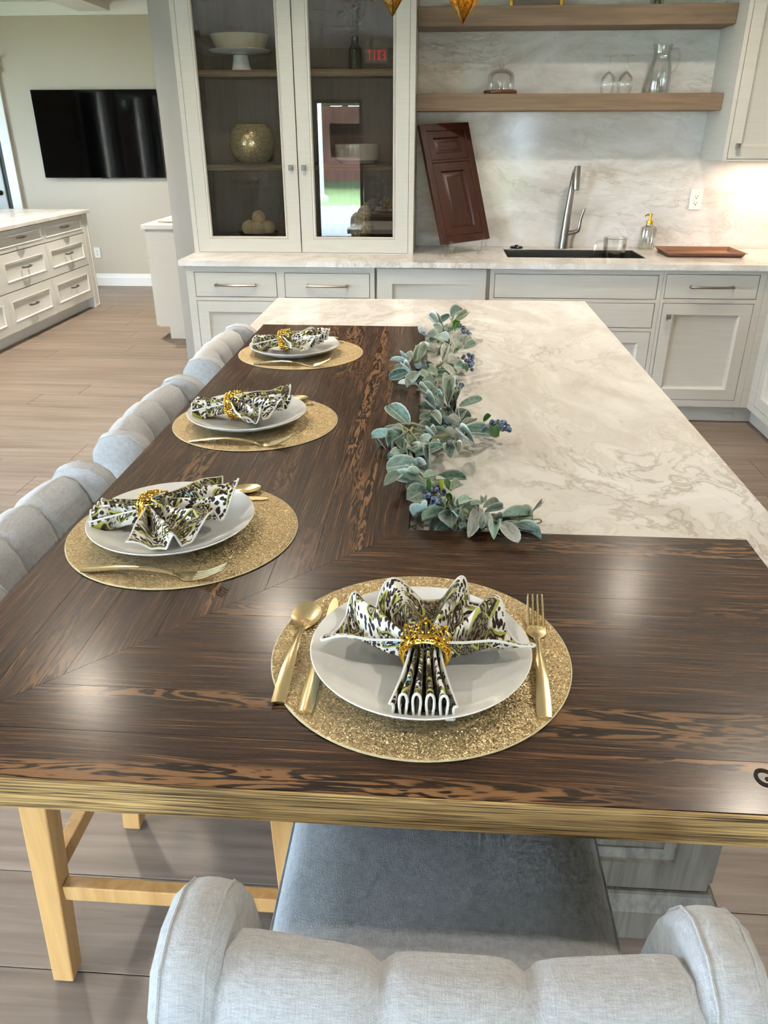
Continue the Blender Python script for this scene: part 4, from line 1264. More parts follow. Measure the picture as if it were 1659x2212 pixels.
BERRIES = [[(0.106,2.532,0.951),(0.076,2.631,0.962),(0.102,2.545,0.956),(0.101,2.713,0.935),(0.096,2.619,0.944),(0.096,2.668,0.951),(0.09,2.633,0.95),(0.096,2.501,0.956),(0.108,2.608,0.95),(0.093,2.711,0.937),(0.078,2.731,0.942),(0.09,2.598,0.96),(0.087,2.564,0.946),(0.091,2.567,0.958),(0.082,2.631,0.965),(0.087,2.66,0.954),(0.113,2.548,0.955),(0.111,2.483,0.953),(0.108,2.553,0.944)],[(0.089,2.111,0.962),(0.102,2.289,0.949),(0.105,2.142,0.962),(0.101,2.192,0.944),(0.1,2.148,0.961),(0.083,2.127,0.959),(0.113,2.276,0.953),(0.102,2.206,0.948),(0.093,2.268,0.939),(0.089,2.137,0.958),(0.092,2.197,0.946),(0.084,2.155,0.955),(0.111,2.282,0.939),(0.095,2.214,0.937),(0.104,2.276,0.939),(0.081,2.225,0.959),(0.104,2.325,0.94),(0.109,2.225,0.962),(0.111,2.279,0.946),(0.11,2.193,0.952),(0.093,2.247,0.946),(0.098,2.206,0.954),(0.088,2.326,0.938),(0.092,2.177,0.947),(0.098,2.252,0.963),(0.106,2.234,0.94),(0.105,2.159,0.955),(0.106,2.151,0.945)],[(0.054,2.048,0.944),(0.071,2.019,0.936),(0.075,2.025,0.936),(0.065,1.911,0.963),(0.064,1.952,0.96),(0.054,1.983,0.959)],[(0.139,1.657,0.959),(0.133,1.651,0.964),(0.135,1.708,0.94),(0.117,1.642,0.953),(0.114,1.666,0.95),(0.138,1.674,0.952),(0.114,1.612,0.963),(0.122,1.635,0.958),(0.109,1.634,0.964),(0.118,1.691,0.939),(0.137,1.616,0.955),(0.137,1.63,0.955),(0.138,1.657,0.957),(0.159,1.676,0.954),(0.14,1.62,0.96),(0.151,1.711,0.944),(0.16,1.65,0.963),(0.141,1.68,0.947),(0.151,1.636,0.953),(0.139,1.639,0.962),(0.138,1.647,0.956),(0.157,1.661,0.944),(0.161,1.666,0.942),(0.159,1.662,0.945),(0.15,1.67,0.954),(0.151,1.632,0.965),(0.166,1.629,0.962),(0.172,1.648,0.947),(0.167,1.655,0.947)],[(-0.01,1.266,0.96),(0.014,1.327,0.944),(0.005,1.297,0.947),(0.003,1.343,0.935),(0.017,1.324,0.941),(0.006,1.287,0.951),(-0.012,1.265,0.956),(-0.009,1.31,0.953),(-0.012,1.318,0.946),(-0.009,1.243,0.964),(0.003,1.239,0.954),(0.016,1.268,0.94),(-0.006,1.315,0.937),(-0.005,1.245,0.964),(0.006,1.229,0.965),(0.008,1.275,0.963),(0.0,1.274,0.953),(-0.013,1.331,0.944),(-0.001,1.341,0.938),(0.009,1.32,0.943),(-0.01,1.326,0.942),(-0.006,1.276,0.963),(0.011,1.216,0.962),(0.007,1.213,0.958),(0.006,1.238,0.939),(0.021,1.243,0.942),(0.01,1.25,0.944),(0.013,1.234,0.963),(0.01,1.258,0.94),(0.004,1.242,0.959),(0.017,1.235,0.955),(0.012,1.213,0.951),(0.013,1.221,0.964),(0.022,1.261,0.943),(0.001,1.226,0.951),(0.003,1.27,0.94),(0.019,1.255,0.938),(0.001,1.27,0.936),(-0.01,1.239,0.944),(-0.016,1.234,0.939),(-0.011,1.24,0.937),(-0.005,1.172,0.965),(-0.007,1.222,0.944),(0.021,1.269,0.962),(0.023,1.274,0.956)]]
gl_ = thing('leaf_garland', (0, 1.9, ZI), 'soft grey-green leaf garland with blue berries lying across the island', 'garland')
SP = [(0.072, 2.848, .940), (0.013, 2.484, .962), (0.034, 2.252, .945), (-0.006, 2.099, .955), (-0.029, 1.964, .966), (0.014, 1.809, .948), (0.036, 1.707, .948), (0.04, 1.598, .95), (-0.005, 1.566, .955), (-0.046, 1.593, .966), (-0.056, 1.52, .970), (-0.046, 1.456, .962), (-0.034, 1.372, .962), (-0.002, 1.308, .95), (0.024, 1.249, .945), (0.065, 1.223, .940), (0.104, 1.198, .942), (0.142, 1.182, .948), (0.173, 1.175, .960)]
MB().tube(SP, .0042, 6).build('stem', M['stem'], gl_)
def leaf_mesh(name, mat, bend, cup):
    m = MB()
    nl, nw = 8, 4
    def hw(t):
        c = .57
        k = (t - c) / (c if t < c else 1 - c)
        return max(.035 if t < .5 else .0, .5 * sqrt(max(0, 1 - abs(k) ** (1.7 if t < c else 2.2))))
    vs = []; uv = []
    for side in (1, -1):
        for i in range(nl + 1):
            t = .5 - .5 * cos(pi * i / nl)
            for k in range(nw + 1):
                s = -1 + 2 * k / nw
                w = hw(t)
                rim = (1 - s * s) * sin(pi * t)
                vs.append((s * w, t, bend * t * t - .08 * (1 - abs(s)) * cup + cup * .35 * s * s * w * 2 + side * .012 * rim))
                uv.append((.5 + s * .5, t))
    n = (nl + 1) * (nw + 1)
    fs = []
    for side in (0, 1):
        for i in range(nl):
            for k in range(nw):
                a = side * n + i * (nw + 1) + k
                q = (a, a + 1, a + nw + 2, a + nw + 1)
                fs.append(q if side == 0 else q[::-1])
    m.add(vs, fs); m.uv = uv
    o = m.build(name, mat, None, angle=80, recalc=False)
    o.parent = gl_
    return o
rl = random.Random(8)
lib = {}
for key in 'sgdplvy':
    lib[key] = [leaf_mesh('leaf', M['leaf_' + key], b, c_) for b, c_ in ((-.16, .5), (.14, .8), (-.05, .3))]
used = set()
def place_leaf(B, T, w, key, roll=None):
    ix = rl.randrange(3)
    src = lib[key][ix]
    if (key, ix) in used:
        o = src.copy(); COL.objects.link(o)
    else:
        o = src; used.add((key, ix))
    B = Vector(B); T = Vector(T)
    d = T - B; L = max(d.length * 1.08, .022)
    yv = d.normalized()
    # blade roughly faces up and a little towards the room
    up = Vector((rl.uniform(-.35, .35), -.75 + rl.uniform(-.3, .3), 1)).normalized()
    if abs(yv.z) > .75:
        up = Vector((0, -1, .3))
    xv = yv.cross(up).normalized()
    zv = xv.cross(yv)
    o.matrix_parent_inverse = Matrix()
    p = B - gl_.location
    o.matrix_local = Matrix(((xv.x * w, yv.x * L, zv.x * L, p.x), (xv.y * w, yv.y * L, zv.y * L, p.y), (xv.z * w, yv.z * L, zv.z * L, p.z), (0, 0, 0, 1)))
def table_z(x, y):
    if x < XI or y < YI:
        return ZW
    return ZI
for (bx_, by_, bz0, tx, ty, tz, w, key) in LEAVES:
    place_leaf((bx_, by_, bz0), (tx, ty, tz), w * (1.28 if key not in 'vy' else 1), key)
# under-layer of smaller leaves along the stem
for i in range(110):
    p = rl.random() * (len(SP) - 1.001); a = int(p); k = p - a
    c = Vector(SP[a]).lerp(Vector(SP[a + 1]), k)
    an = rl.uniform(0, 2 * pi); L = rl.uniform(.035, .062)
    z0 = max(table_z(c.x, c.y) + .008, c.z - .012)
    T = Vector((c.x + L * cos(an), c.y + L * sin(an) * 1.0, z0))
    T.z = max(table_z(T.x, T.y) + .008, z0 + rl.uniform(-.012, .012))
    place_leaf((c.x, c.y, z0), T, L * rl.uniform(.5, .68), rl.choice('sggpdl'))
for key in lib:
    for ix in range(3):
        if (key, ix) not in used:
            bpy.data.objects.remove(lib[key][ix])
rb = random.Random(3)
for cl in BERRIES:
    m = MB()
    st = MB()
    c0 = Vector((sum(p[0] for p in cl) / len(cl), sum(p[1] for p in cl) / len(cl), sum(p[2] for p in cl) / len(cl)))
    for p in cl:
        z = max(p[2], table_z(p[0], p[1]) + .006)
        r = rb.uniform(.0052, .0068)
        q = Vector((p[0], p[1], z))
        q = c0 + (q - c0) * Vector((1, .8, 1)).length / 1.62 if False else q
        m.sphere(q, r, 8, 6)
        a_ = Vector((c0.x, c0.y, c0.z - .004))
        st.tube([a_, (a_ + q) / 2 + Vector((0, 0, -.004)), q], .0009, 4)
    cc = m.build('berry_cluster', M['berry'], gl_, angle=80)
    cc['label'] = 'dusty blue berries'
    cc['kind'] = 'stuff'
    st.build('twigs', M['twig'], cc)
# curled tendril at the near end and bare twigs at the bend
MB().tube([(.150, 1.178, .958), (.165, 1.168, .962)] + [(.178 + .008 * cos(pi + a * pi / 6), 1.160 + .006 * sin(pi + a * pi / 6), .962 + .007 * sin(a * pi / 6)) for a in range(13)], .0016, 6).build('tendril', M['stem'], gl_)
for (a, b, c) in (((-.085, 1.605, .968), (-.045, 1.60, .975), (.01, 1.585, .962)), ((-.070, 1.59, .972), (-.062, 1.53, .976), (-.058, 1.47, .965)), ((-.075, 1.60, .972), (-.05, 1.55, .974), (-.03, 1.52, .962))):
    MB().tube([a, b, c], [.0022, .0026, .0022], 6).build('twig', M['stem'], gl_)

# ================================================================== ON THE WORKTOP
# undermount sink
sk = thing('kitchen_sink', (.795, 4.84, .70), 'stainless steel undermount sink in the back worktop', 'sink')
s = MB()
z0, z1 = .70, ZI - .003
a, b, c, d = SX0 + .004, SX1 - .004, SY0 + .004, SY1 - .004
s.box(a - .002, a, c, d, z0, z1); s.box(b, b + .002, c, d, z0, z1)
s.box(a, b, c - .002, c, z0, z1); s.box(a, b, d, d + .002, z0, z1)
s.box(a, b, c, d, z0 - .002, z0)
s.build('basin', M['steel'], sk, smooth=False)
MB().lathe([(0, 0), (.045, 0), (.045, .003), (.03, .004), (0, .002)], (.6, 4.87, z0), 20).build('drain', M['dark_metal'], sk)
MB().box(a + .001, b - .001, c + .001, c + .012, .858, .866).box(a + .001, b - .001, d - .012, d - .001, .858, .866).build('ledge', M['steel'], sk, smooth=False)
rk = thing('sink_rack', (1.0, 4.84, .866), 'dark wire drying rack inside the sink', 'rack')
m = MB()
for i in range(22):
    x = .80 + i * .018
    m.tube([(x, c + .004, .870), (x, d - .004, .870)], .0022, 5)
m.tube([(.795, c + .006, .870), (1.180, c + .006, .870)], .003, 5); m.tube([(.795, d - .006, .870), (1.180, d - .006, .870)], .003, 5)
m.build('wires', M['dark_metal'], rk)
# clear measuring jug on the rack
jg = thing('measuring_jug', (1.03, 4.78, .8735), 'clear plastic jug with a handle standing on the rack in the sink', 'jug')
MB().lathe([(0, .0), (.062, 0), (.068, .135), (.072, .14), (.069, .14), (.065, .135), (.059, .003), (0, .003)], (1.03, 4.78, .8735), 32).build('vessel', M['clear'], jg)
MB().tube([(.966, 4.775, .995), (.925, 4.77, .99), (.915, 4.77, .965), (.917, 4.77, .90), (.925, 4.77, .873)], .007, 8).build('handle', M['acrylic'], jg)
# faucet
fc = thing('kitchen_faucet', (.782, 5.07, ZI), 'tall brushed nickel faucet with a pull-down spray head behind the sink', 'faucet')
MB().tube([(.775, 5.07, ZI + .0005), (.777, 5.07, 1.0), (.783, 5.068, 1.12), (.792, 5.065, 1.24), (.797, 5.06, 1.31), (.799, 5.045, 1.345), (.800, 5.015, 1.365), (.800, 4.985, 1.362)], [.029, .026, .022, .0185, .017, .0165, .0165, .0165], 18).build('body', M['nickel'], fc)
MB().tube([(.802, 4.985, 1.385), (.803, 4.975, 1.345), (.804, 4.965, 1.265), (.804, 4.963, 1.255)], [.0175, .0185, .0195, .017], 18).build('spray_head', M['nickel'], fc)
MB().tube([(.797, 5.06, 1.005), (.835, 5.05, 1.012), (.852, 5.045, 1.022), (.858, 5.043, 1.04), (.862, 5.04, 1.09), (.870, 5.035, 1.125), (.878, 5.03, 1.15)], [.015, .013, .012, .010, .009, .008, .007], 12).build('lever', M['nickel'], fc)
o = MB().lathe([(0, 0), (.038, 0), (.04, .006), (.036, .012), (.012, .014), (.010, .02), (0, .021)], (.487, 5.06, ZI + .0005), 24).build('sink_stopper', M['black'], None)
tag(o, 'small black disc stopper on the worktop left of the faucet', 'stopper')
# soap bottle
sb = thing('soap_dispenser', (1.285, 5.07, ZI), 'ribbed frosted glass soap bottle with a gold pump', 'soap dispenser')
m = MB()
n = 40
prof = [(0, 0), (.040, 0), (.043, .005), (.043, .118), (.039, .128), (.022, .134), (.018, .140), (.018, .145), (0, .145)]
m.lathe(prof, (1.285, 5.07, ZI + .0005), n)
m.v = [(x + (x - 1.285) * .05 * (i % 2), y + (y - 5.07) * .05 * (i % 2), z) for i, (x, y, z) in enumerate(m.v)]
m.build('bottle', M['frost'], sb)
MB().lathe([(0, .1455), (.020, .1455), (.020, .165), (.008, .168), (.008, .19), (.012, .192), (.012, .205), (0, .208)], (1.285, 5.07, ZI), 20).tube([(1.285, 5.07, ZI + .199), (1.26, 5.055, ZI + .200), (1.248, 5.05, ZI + .192)], .005, 8).build('pump', M['gold'], sb)
# baking tray
bt = thing('baking_tray', (1.54, 4.85, ZI), 'bronze rimmed baking tray on the worktop right of the sink', 'tray')
m = MB()
lv = [(.0, .0), (-.014, .024), (-.022, .024), (-.022, .021), (-.017, .0205), (-.013, .020)]
def rect(i, z, x0=1.335, x1=1.745, y0=4.715, y1=4.985):
    return [(x0 + i, y0 + i, ZI + .0005 + z), (x1 - i, y0 + i, ZI + .0005 + z), (x1 - i, y1 - i, ZI + .0005 + z), (x0 + i, y1 - i, ZI + .0005 + z)]
rs = [rect(0, 0), rect(-.014, .022), rect(-.022, .022), rect(-.022, .025), rect(-.013, .025), rect(.001, .0025)]
vs = [p for r in rs for p in r]
fs = [(3, 2, 1, 0)] + [(k * 4 + j, k * 4 + (j + 1) % 4, k * 4 + 4 + (j + 1) % 4, k * 4 + 4 + j) for k in range(5) for j in range(4)] + [(20, 21, 22, 23)]
m.add(vs, fs).build('tray_body', M['pan'], bt, bevel=.0015, seg=1)
# sample door on a clear stand
sd = thing('sample_door', (.16, 4.8, .945), 'tilted dark red mahogany sample cabinet door on clear holders', 'sample door')
def TS(u, v, d):        # door plane: turned to the left, leaning back into the corner by the hutch
    e1 = Vector((.289, .187, .014)).normalized()
    e2 = Vector((-.157, .191, .634)); e2 = (e2 - e1 * e2.dot(e1)).normalized()
    n = e1.cross(e2)
    return tuple(Vector((.0134, 4.715, .972)) + e1 * u + e2 * v + n * d)
Wd, Hd = .340, .672
MB().face_frame(TS, 0, Wd, 0, Hd, [(.040, Wd - .040, .040, .455), (.040, Wd - .040, .470, Hd - .040)], 0, .020).build('frame', M['mahogany'], sd, bevel=.0015, seg=1)
MB().panel(TS, .042, Wd - .042, .042, .453, [(0, .017), (.045, .017), (.052, .006), (.058, .006), (.075, .013), (.08, .013)], -.002).build('door_panel', M['mahogany'], sd)
MB().panel(TS, .042, Wd - .042, .472, Hd - .042, [(0, .017), (.035, .017), (.042, .006), (.048, .006), (.058, .012), (.062, .012)], -.002).build('drawer_panel', M['mahogany'], sd)
MB().prism([(.0005, .0005), (Wd - .0005, .0005), (Wd - .0005, Hd - .0005), (.0005, Hd - .0005)], TS, -.004, -.0002).build('back_board', M['mahogany'], sd)
for i, (x, y, z, lb) in enumerate(((.075, 4.715, .978, 'clear acrylic holder under the left end of the sample door'), (.268, 4.84, .986, 'clear acrylic holder under the right end of the sample door'))):
    st = thing('display_stand', (x, y, ZI), lb, 'stand', 'clear holders of the sample door')
    m = MB()
    yb = y - .02
    m.tube([(x - .035, yb - .035, ZI + .004), (x + .0, yb - .03, ZI + .004), (x + .012, yb - .032, z - .02), (x + .008, yb - .034, z + .012), (x - .002, yb - .034, z + .020), (x - .010, yb - .032, z + .010), (x - .012, yb - .028, z - .012), (x - .010, yb + .06, z - .018), (x - .008, yb + .12, z - .02)], .0035, 8)
    m.tube([(x - .035, yb - .035, ZI + .004), (x - .01, yb + .07, ZI + .004), (x - .008, yb + .11, ZI + .02), (x - .008, yb + .12, z - .02)], .0035, 8)
    m.build('acrylic_loop', M['acrylic'], st)

# ================================================================== IN THE HUTCH
ck = thing('cake_stand', (-1.14, 4.92, 1.8705), 'white pedestal cake stand on the top hutch shelf', 'cake stand')
MB().lathe([(0, 0), (.064, 0), (.064, .004), (.055, .012), (.045, .05), (.042, .082), (0, .084)], ck.location, 40).build('pedestal', M['ceramic'], ck)
MB().lathe([(0, .0845), (.06, .0845), (.155, .093), (.176, .106), (.172, .108), (.15, .099), (0, .097)], ck.location, 56).build('top_plate', M['ceramic'], ck)
tag(MB().lathe([(0, 0), (.122, 0), (.128, .004), (.168, .078), (.165, .080), (.121, .006), (0, .005)], (-1.137, 4.92, 1.8705 + .0985), 56).build('serving_bowl', M['cream'], None), 'cream flared bowl sitting on the white cake stand', 'bowl')
tag(MB().lathe([(0, 0), (.075, 0), (.092, .012), (.122, .050), (.135, .098), (.130, .145), (.108, .188), (.088, .205), (.085, .205), (.104, .186), (.126, .145), (.131, .098), (.118, .052), (.09, .016), (0, .006)], (-1.108, 4.92, 1.4025), 56).build('globe_vase', M['mercury'], None), 'round gold mercury glass bowl vase on the middle hutch shelf', 'vase')
tag(MB().lathe([(0, 0), (.085, 0), (.11, .006), (.126, .032), (.123, .033), (.106, .010), (0, .006)], (-1.105, 4.92, .9855), 40).build('shallow_dish', M['black'], None), 'low black dish holding twine balls in the bottom of the hutch', 'dish')
for i, (dx, dy, dz, r, lb) in enumerate(((-.055, -.01, .056, .046, 'left twine ball in the black dish'), (.002, -.045, .053, .043, 'front twine ball in the black dish'), (.058, .0, .054, .044, 'right twine ball in the black dish'), (.0, .02, .112, .042, 'topmost twine ball on the pile in the black dish'))):
    t = thing('twine_ball', (-1.105 + dx, 4.92 + dy, .9855 + dz - r), lb, 'decor ball', 'twine balls')
    c = (-1.105 + dx, 4.92 + dy, .9855 + dz)
    MB().sphere(c, r * .93, 18, 12).build('core', M['twine'], t)
    m = MB()
    rt = random.Random(i)
    for k in range(16):
        ax = Vector((rt.gauss(0, 1), rt.gauss(0, 1), rt.gauss(0, 1))).normalized()
        e = ax.orthogonal().normalized(); f_ = ax.cross(e)
        m.tube([Vector(c) + (e * cos(q * pi / 10) + f_ * sin(q * pi / 10)) * r * .955 for q in range(20)], .0022, 5, closed=True)
    m.build('windings', M['twine'], t)
bv = thing('bottle_vase', (-.493, 4.92, 1.8705), 'slim black bottle vase on the top hutch shelf', 'vase')
MB().lathe([(0, 0), (.036, 0), (.037, .004), (.037, .098), (.030, .118), (.021, .130), (.020, .150), (.022, .168), (.018, .168), (.016, .13), (0, .12)], bv.location, 32).build('bottle', M['black'], bv)
br = thing('olive_branch', (-.493, 4.92, 1.99), 'leafy olive sprig standing in the black bottle vase', 'branch')
rbn = random.Random(12)
stems = []
for k, (dx, dy, hgt) in enumerate(((-.09, -.02, .24), (-.03, .03, .30), (.03, -.02, .28), (.09, .0, .22), (.05, .04, .33))):
    pts = [(-.493, 4.92, 1.995), (-.493 + dx * .2, 4.92 + dy * .2, 2.07), (-.493 + dx * .6, 4.92 + dy * .6, 2.04 + hgt * .5), (-.493 + dx, 4.92 + dy, 2.04 + hgt)]
    MB().tube(pts, [.004, .0035, .003, .002], 6).build('stem', M['twig'], br)
    stems.append(pts)
lf = MB()
lf.add([(0, 0, 0), (.13, .3, .02), (.15, .6, .02), (0, 1, -.06), (-.15, .6, .02), (-.13, .3, .02), (0, .5, -.015)], [(0, 1, 6), (1, 2, 6), (2, 3, 6), (3, 4, 6), (4, 5, 6), (5, 0, 6)])
l0 = lf.build('leaf', M['leaf_v'], None, recalc=False)
l0.parent = br
l0.data.materials[0] = plain('olive_leaf', (104, 134, 84), .5)
for i in range(46):
    pts = stems[rbn.randrange(5)]
    s = rbn.uniform(.8, 2.98); a = int(s)
    p = Vector(pts[a]).lerp(Vector(pts[a + 1]), s - a)
    o = l0 if i == 0 else l0.copy()
    if i:
        COL.objects.link(o)
    o.location = p - br.location
    o.rotation_euler = (rbn.uniform(-.9, .9), rbn.uniform(-.8, .8), rbn.uniform(0, 6.28))
    k = rbn.uniform(.045, .07)
    o.scale = (k, k, k)
tag(MB().lathe([(0, 0), (.10, 0), (.105, .006), (.108, .010), (.125, .018), (.131, .03), (.131, .100), (.127, .101), (.126, .035), (.10, .014), (0, .010)], (-.490, 4.92, 1.4025), 56).build('straight_bowl', M['ceramic'], None), 'blush white straight-sided bowl on the middle hutch shelf behind the right pane', 'bowl')
bpy.data.objects['straight_bowl'].data.materials[0] = plain('blush_ceramic', (232, 212, 196), .12)
tag(MB().lathe([(0, 0), (.064, 0), (.067, .004), (.067, .19), (.063, .198), (.060, .196), (.063, .188), (.063, .008), (0, .008)], (-.474, 4.92, .9855), 48).build('hammered_vase', M['hammered'], None), 'cylindrical hammered gold vase in the bottom right of the hutch', 'vase')

# ================================================================== ON THE FLOATING SHELVES
ZS = 1.7575
cd_ = thing('glass_cloche', (.328, 5.01, ZS), 'small glass dome on a round wooden base on the lower shelf', 'cloche')
MB().lathe([(0, 0), (.088, 0), (.094, .006), (.094, .018), (.088, .022), (0, .022)], cd_.location, 40).build('wood_base', M['dome_wood'], cd_)
MB().lathe([(.076, .0225), (.076, .09), (.070, .106), (.052, .120), (.024, .128), (0, .130)], cd_.location, 40).build('dome', M['clear'], cd_)
MB().lathe([(0, .1302), (.012, .131), (.018, .140), (.014, .150), (0, .153)], cd_.location, 16).build('knob', M['clear'], cd_)
for x, lb in ((.925, 'upside-down stemmed glass, left of the pair on the lower shelf'), (1.022, 'upside-down stemmed glass, right of the pair beside the glass pitcher')):
    t = thing('wine_glass', (x, 5.0, ZS), lb, 'glass', 'upside-down wine glasses')
    MB().lathe([(.033, 0), (.041, .03), (.043, .055), (.036, .085), (.018, .104), (.006, .112)], t.location, 28).build('bowl', M['clear'], t)
    MB().lathe([(.006, .112), (.0045, .125), (.0045, .176), (.008, .181)], t.location, 14).build('stem', M['clear'], t)
    MB().lathe([(.008, .181), (.036, .186), (.037, .188), (0, .189)], t.location, 28).build('foot', M['clear'], t)
pt = thing('glass_pitcher', (1.205, 5.0, ZS), 'clear glass pitcher with a handle at the right of the lower shelf', 'pitcher')
MB().lathe([(0, .0), (.058, 0), (.064, .006), (.067, .06), (.060, .13), (.048, .17), (.046, .20), (.052, .238), (.050, .238), (.043, .20), (.045, .17), (.057, .13), (.062, .06), (.058, .012), (0, .010)], pt.location, 36).build('vessel', M['clear'], pt)
MB().tube([(1.25, 4.99, ZS + .215), (1.285, 4.985, ZS + .215), (1.298, 4.985, ZS + .19), (1.292, 4.985, ZS + .13), (1.268, 4.99, ZS + .095)], .006, 8).build('handle', M['clear'], pt)
MB().prism([(1.150, ZS + .228), (1.164, ZS + .228), (1.150, ZS + .258)], faceY(5.0), -.004, .004).build('spout_tip', M['clear'], pt)
pf = thing('picture_frame', (.50, 5.02, 2.1705), 'thin gold picture frame standing on the upper shelf', 'picture frame')
MB().open_frame(faceY(5.03), .352, .642, 2.1705, 2.42, [(0, .012), (.018, .012)], 0).build('frame', M['gold'], pf, bevel=.003)
MB().box(.366, .628, 5.024, 5.0295, 2.186, 2.406).build('print', M['photo'], pf, smooth=False)
gv = thing('stem_vase', (1.14, 5.0, 2.1705), 'clear glass vase with green stems on the upper shelf', 'vase')
MB().lathe([(0, 0), (.034, 0), (.037, .005), (.037, .17), (.034, .17), (.034, .008), (0, .006)], gv.location, 28).build('vessel', M['clear'], gv)
m = MB()
for k in range(6):
    a = k * 1.05
    m.tube([(1.14 + .02 * cos(a), 5.0 + .02 * sin(a), 2.179), (1.14 - .012 * cos(a), 5.0 - .012 * sin(a), 2.30), (1.14 - .05 * cos(a), 5.0 - .05 * sin(a), 2.44)], .003, 6)
m.build('stems', M['leaf_v'], gv)

# ================================================================== PENDANTS
def pendant(x, y, ztip, a0, label):
    t = thing('faceted_pendant', (x, y, ztip), label, 'pendant light', 'faceted gold glass pendants')
    N = 5
    lv = [(.0, 0), (.058, .078), (.064, .19), (.030, .27), (.012, .285)]
    jr = random.Random(int(a0 * 100))
    rings = []
    for i, (r, z) in enumerate(lv):
        rings.append([Vector((x + r * cos(a0 + 2 * pi * k / N), y + r * sin(a0 + 2 * pi * k / N), ztip + z + (.016 * jr.uniform(-1, 1) if i in (1, 2) else 0))) for k in range(N)])
    fr = MB()
    for i in range(len(lv) - 1):
        for k in range(N):
            q = [rings[i][k], rings[i][(k + 1) % N], rings[i + 1][(k + 1) % N], rings[i + 1][k]]
            c = sum(q, Vector()) / 4
            pol = [c + (p - c) * .955 for p in q]
            if i == 0:
                pol = [pol[0], pol[2], pol[3]]
            nn = (pol[1] - pol[0]).cross(pol[2] - pol[0]).normalized() * .0012
            m = MB().add([p + nn for p in pol] + [p - nn for p in pol], [tuple(range(len(pol))), tuple(range(2 * len(pol) - 1, len(pol) - 1, -1))] + [(j, (j + 1) % len(pol), len(pol) + (j + 1) % len(pol), len(pol) + j) for j in range(len(pol))])
            m.build('pane', M['amber'], t, smooth=False)
            fr.tube([rings[i][k], rings[i + 1][k]], .0022, 5)
            if i:
                fr.tube([rings[i][k], rings[i][(k + 1) % N]], .0022, 5)
    fr.build('frame', M['gold_dark'], t)
    MB().tube([(x, y, ztip + .283), (x, y, CEIL - .03)], .004, 8).build('rod', M['gold_dark'], t)
    MB().lathe([(0, 0), (.05, 0), (.06, .025), (0, .025)], (x, y, CEIL - .0265), 24).build('canopy', M['gold_dark'], t)
    MB().sphere((x, y, ztip + .13), .02, 12, 8).build('bulb', M['lens'], t)
    d = bpy.data.lights.new('pendant_bulb', 'POINT'); d.energy = 4; d.color = (1, .72, .42); d.shadow_soft_size = .025
    o = bpy.data.objects.new('pendant_bulb', d); COL.objects.link(o); o.parent = t; o.location = (0, 0, .17)
pendant(.050, 2.5, 1.822, .35, 'faceted gold glass pendant over the island, right of the two')
pendant(-.145, 2.5, 1.842, 1.0, 'faceted gold glass pendant over the island, left of the two')

# ================================================================== BEHIND THE VIEWER (seen in the glass)
es = thing('exit_sign', (-.95, -3.0, 2.47), 'small red EXIT sign hanging in the front part of the room', 'sign')
MB().box(-1.11, -.79, -3.03, -3.0, 2.47, 2.67).build('sign_box', M['white_plastic'], es, bevel=.004)
MB().box(-1.0, -.9, -3.02, -3.01, 2.67, CEIL - .001).build('mount', M['white_plastic'], es)
def strokes(ch, x0, w=.045, h=.12, s=.014):
    Z = 2.51
    T = lambda u, v, d: (x0 - u, -3.0 + d, Z + v)       # read from inside the room, looking at -y
    def bar(a, b, c, d):
        return ([(a, c), (b, c), (b, d), (a, d)])
    L = []
    if ch == 'E': L = [bar(0, s, 0, h), bar(s, w, 0, s), bar(s, w * .85, h / 2 - s / 2, h / 2 + s / 2), bar(s, w, h - s, h)]
    if ch == 'I': L = [bar(w / 2 - s / 2, w / 2 + s / 2, 0, h)]
    if ch == 'T': L = [bar(w / 2 - s / 2, w / 2 + s / 2, 0, h - s), bar(0, w, h - s, h)]
    if ch == 'X': L = [[(0, 0), (s, 0), (w, h), (w - s, h)], [(w - s, 0), (w, 0), (s, h), (0, h)]]
    m = MB()
    for i, p in enumerate(L):
        m.prism(p, T, .0005, .004 + .0003 * i)
    m.build('letter', M['exit_red'], es, smooth=False)
for k, ch in enumerate('EXIT'):
    strokes(ch, -.82 - k * .066)

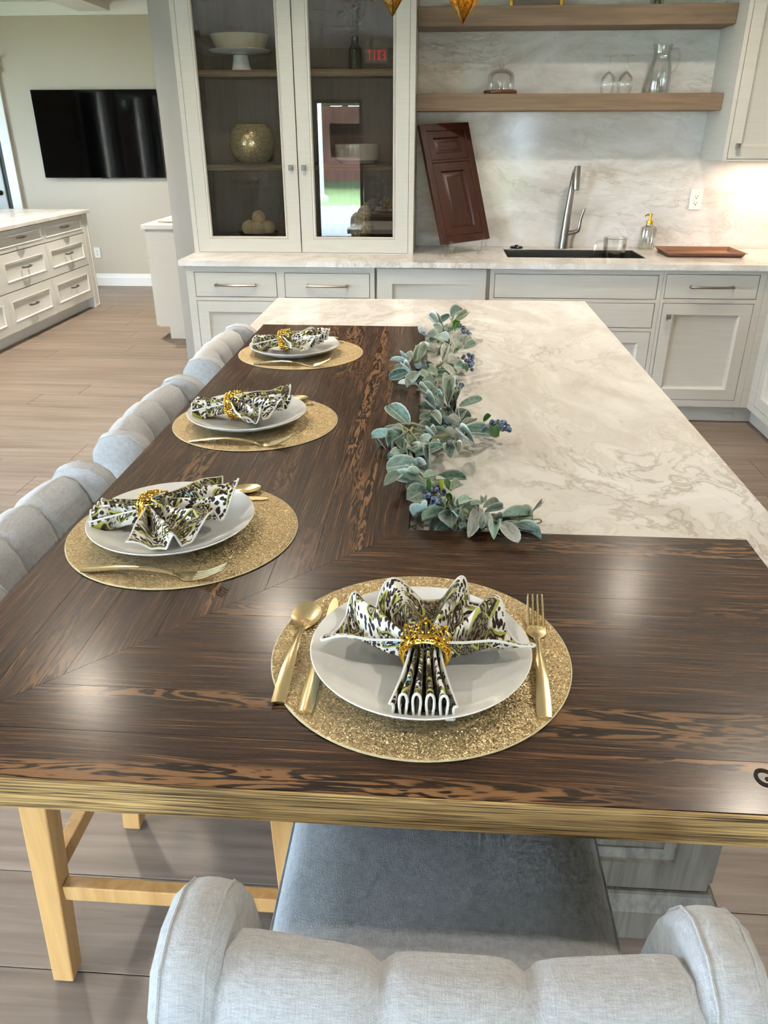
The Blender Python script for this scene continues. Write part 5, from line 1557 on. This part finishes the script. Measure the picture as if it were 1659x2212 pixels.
gr = MB().box(-60, 60, -80, FRONT_Y - .14, -.3, -.06).box(-60, LEFT_X - .14, FRONT_Y - .14, 40, -.3, -.06).build('ground_outside', M['grass'], None, smooth=False)
tag(gr, 'green lawn outside the windows', 'lawn', kind='structure')
tag(MB().box(-60, 60, -11.5, FRONT_Y - .2, -.0595, -.05).box(-11, LEFT_X - .2, FRONT_Y - .2, 30, -.0595, -.05).build('road', M['asphalt'], None, smooth=False), 'grey asphalt strip added outside the windows for neutral bounce light', 'road', kind='structure')  # asphalt added beside both glazed walls so ground bounce stays neutral
for k, yy in enumerate((-7.0, -9.2)):
    tag(MB().box(-40, 40, yy - .08, yy + .08, -.0495, -.047).build('road_line', M['roadline'], None, smooth=False), 'white painted line on the asphalt, ' + ('nearer' if k == 0 else 'farther'), 'road marking', 'road lines')
lp = thing('lamp_post', (-3.25, -13.0, -.06), 'white post on the lawn outside', 'post')
MB().lathe([(0, 0), (.22, 0), (.22, .12), (.10, .2), (.09, 3.6), (.2, 3.65), (.22, 3.85), (0, 3.9)], (-3.25, -13.0, -.0595), 20).build('post', M['trim'], lp)
hs_ = thing('house', (-6, -24, -.06), 'red-brown house with a pale roof across the lawn', 'building')
MB().box(-14, 3, -30, -24, -.0595, 2.6).build('wall', M['brick'], hs_, smooth=False)
MB().prism([(-14.6, 2.6), (3.6, 2.6), (-2, 5.0)], faceY(-23.6), -7, 0).build('roof', M['roofing'], hs_, smooth=False)
for k in range(4):
    MB().box(-12 + k * 3.8, -10.6 + k * 3.8, -24.02, -24.0, .8, 2.0).build('window', M['tv'], hs_, smooth=False)
rt = random.Random(77)
tl = ['leafy tree left of the house outside', 'leafy tree behind the middle of the house', 'leafy tree right of the house outside', 'big leafy tree beyond the left windows', 'small leafy tree beyond the left windows', 'leafy tree at the corner of the lawn', 'leafy tree far beyond the left wall']
for k, (x, y, hh) in enumerate(((-17, -26, 6), (-5, -34, 9), (6, -28, 7), (-22, 2, 7), (-18, -4, 5), (-20, -14, 7), (-24, 9, 8))):
    t = thing('tree', (x, y, -.06), tl[k], 'tree', 'trees outside')
    MB().tube([(x, y, -.0595), (x + .1, y, hh * .35), (x, y + .1, hh * .6)], [.22, .17, .1], 8).build('trunk', M['twig'], t)
    m = MB()
    for q in range(16):
        a = rt.uniform(0, 6.28); rr_ = rt.uniform(0, hh * .28)
        m.sphere((x + rr_ * cos(a), y + rr_ * sin(a), hh * rt.uniform(.4, .95)), hh * rt.uniform(.12, .22), 8, 6)
    m.v = [(p[0] + rt.uniform(-.12, .12), p[1] + rt.uniform(-.12, .12), p[2] + rt.uniform(-.12, .12)) for p in m.v]
    m.build('crown', M['tree'], t)
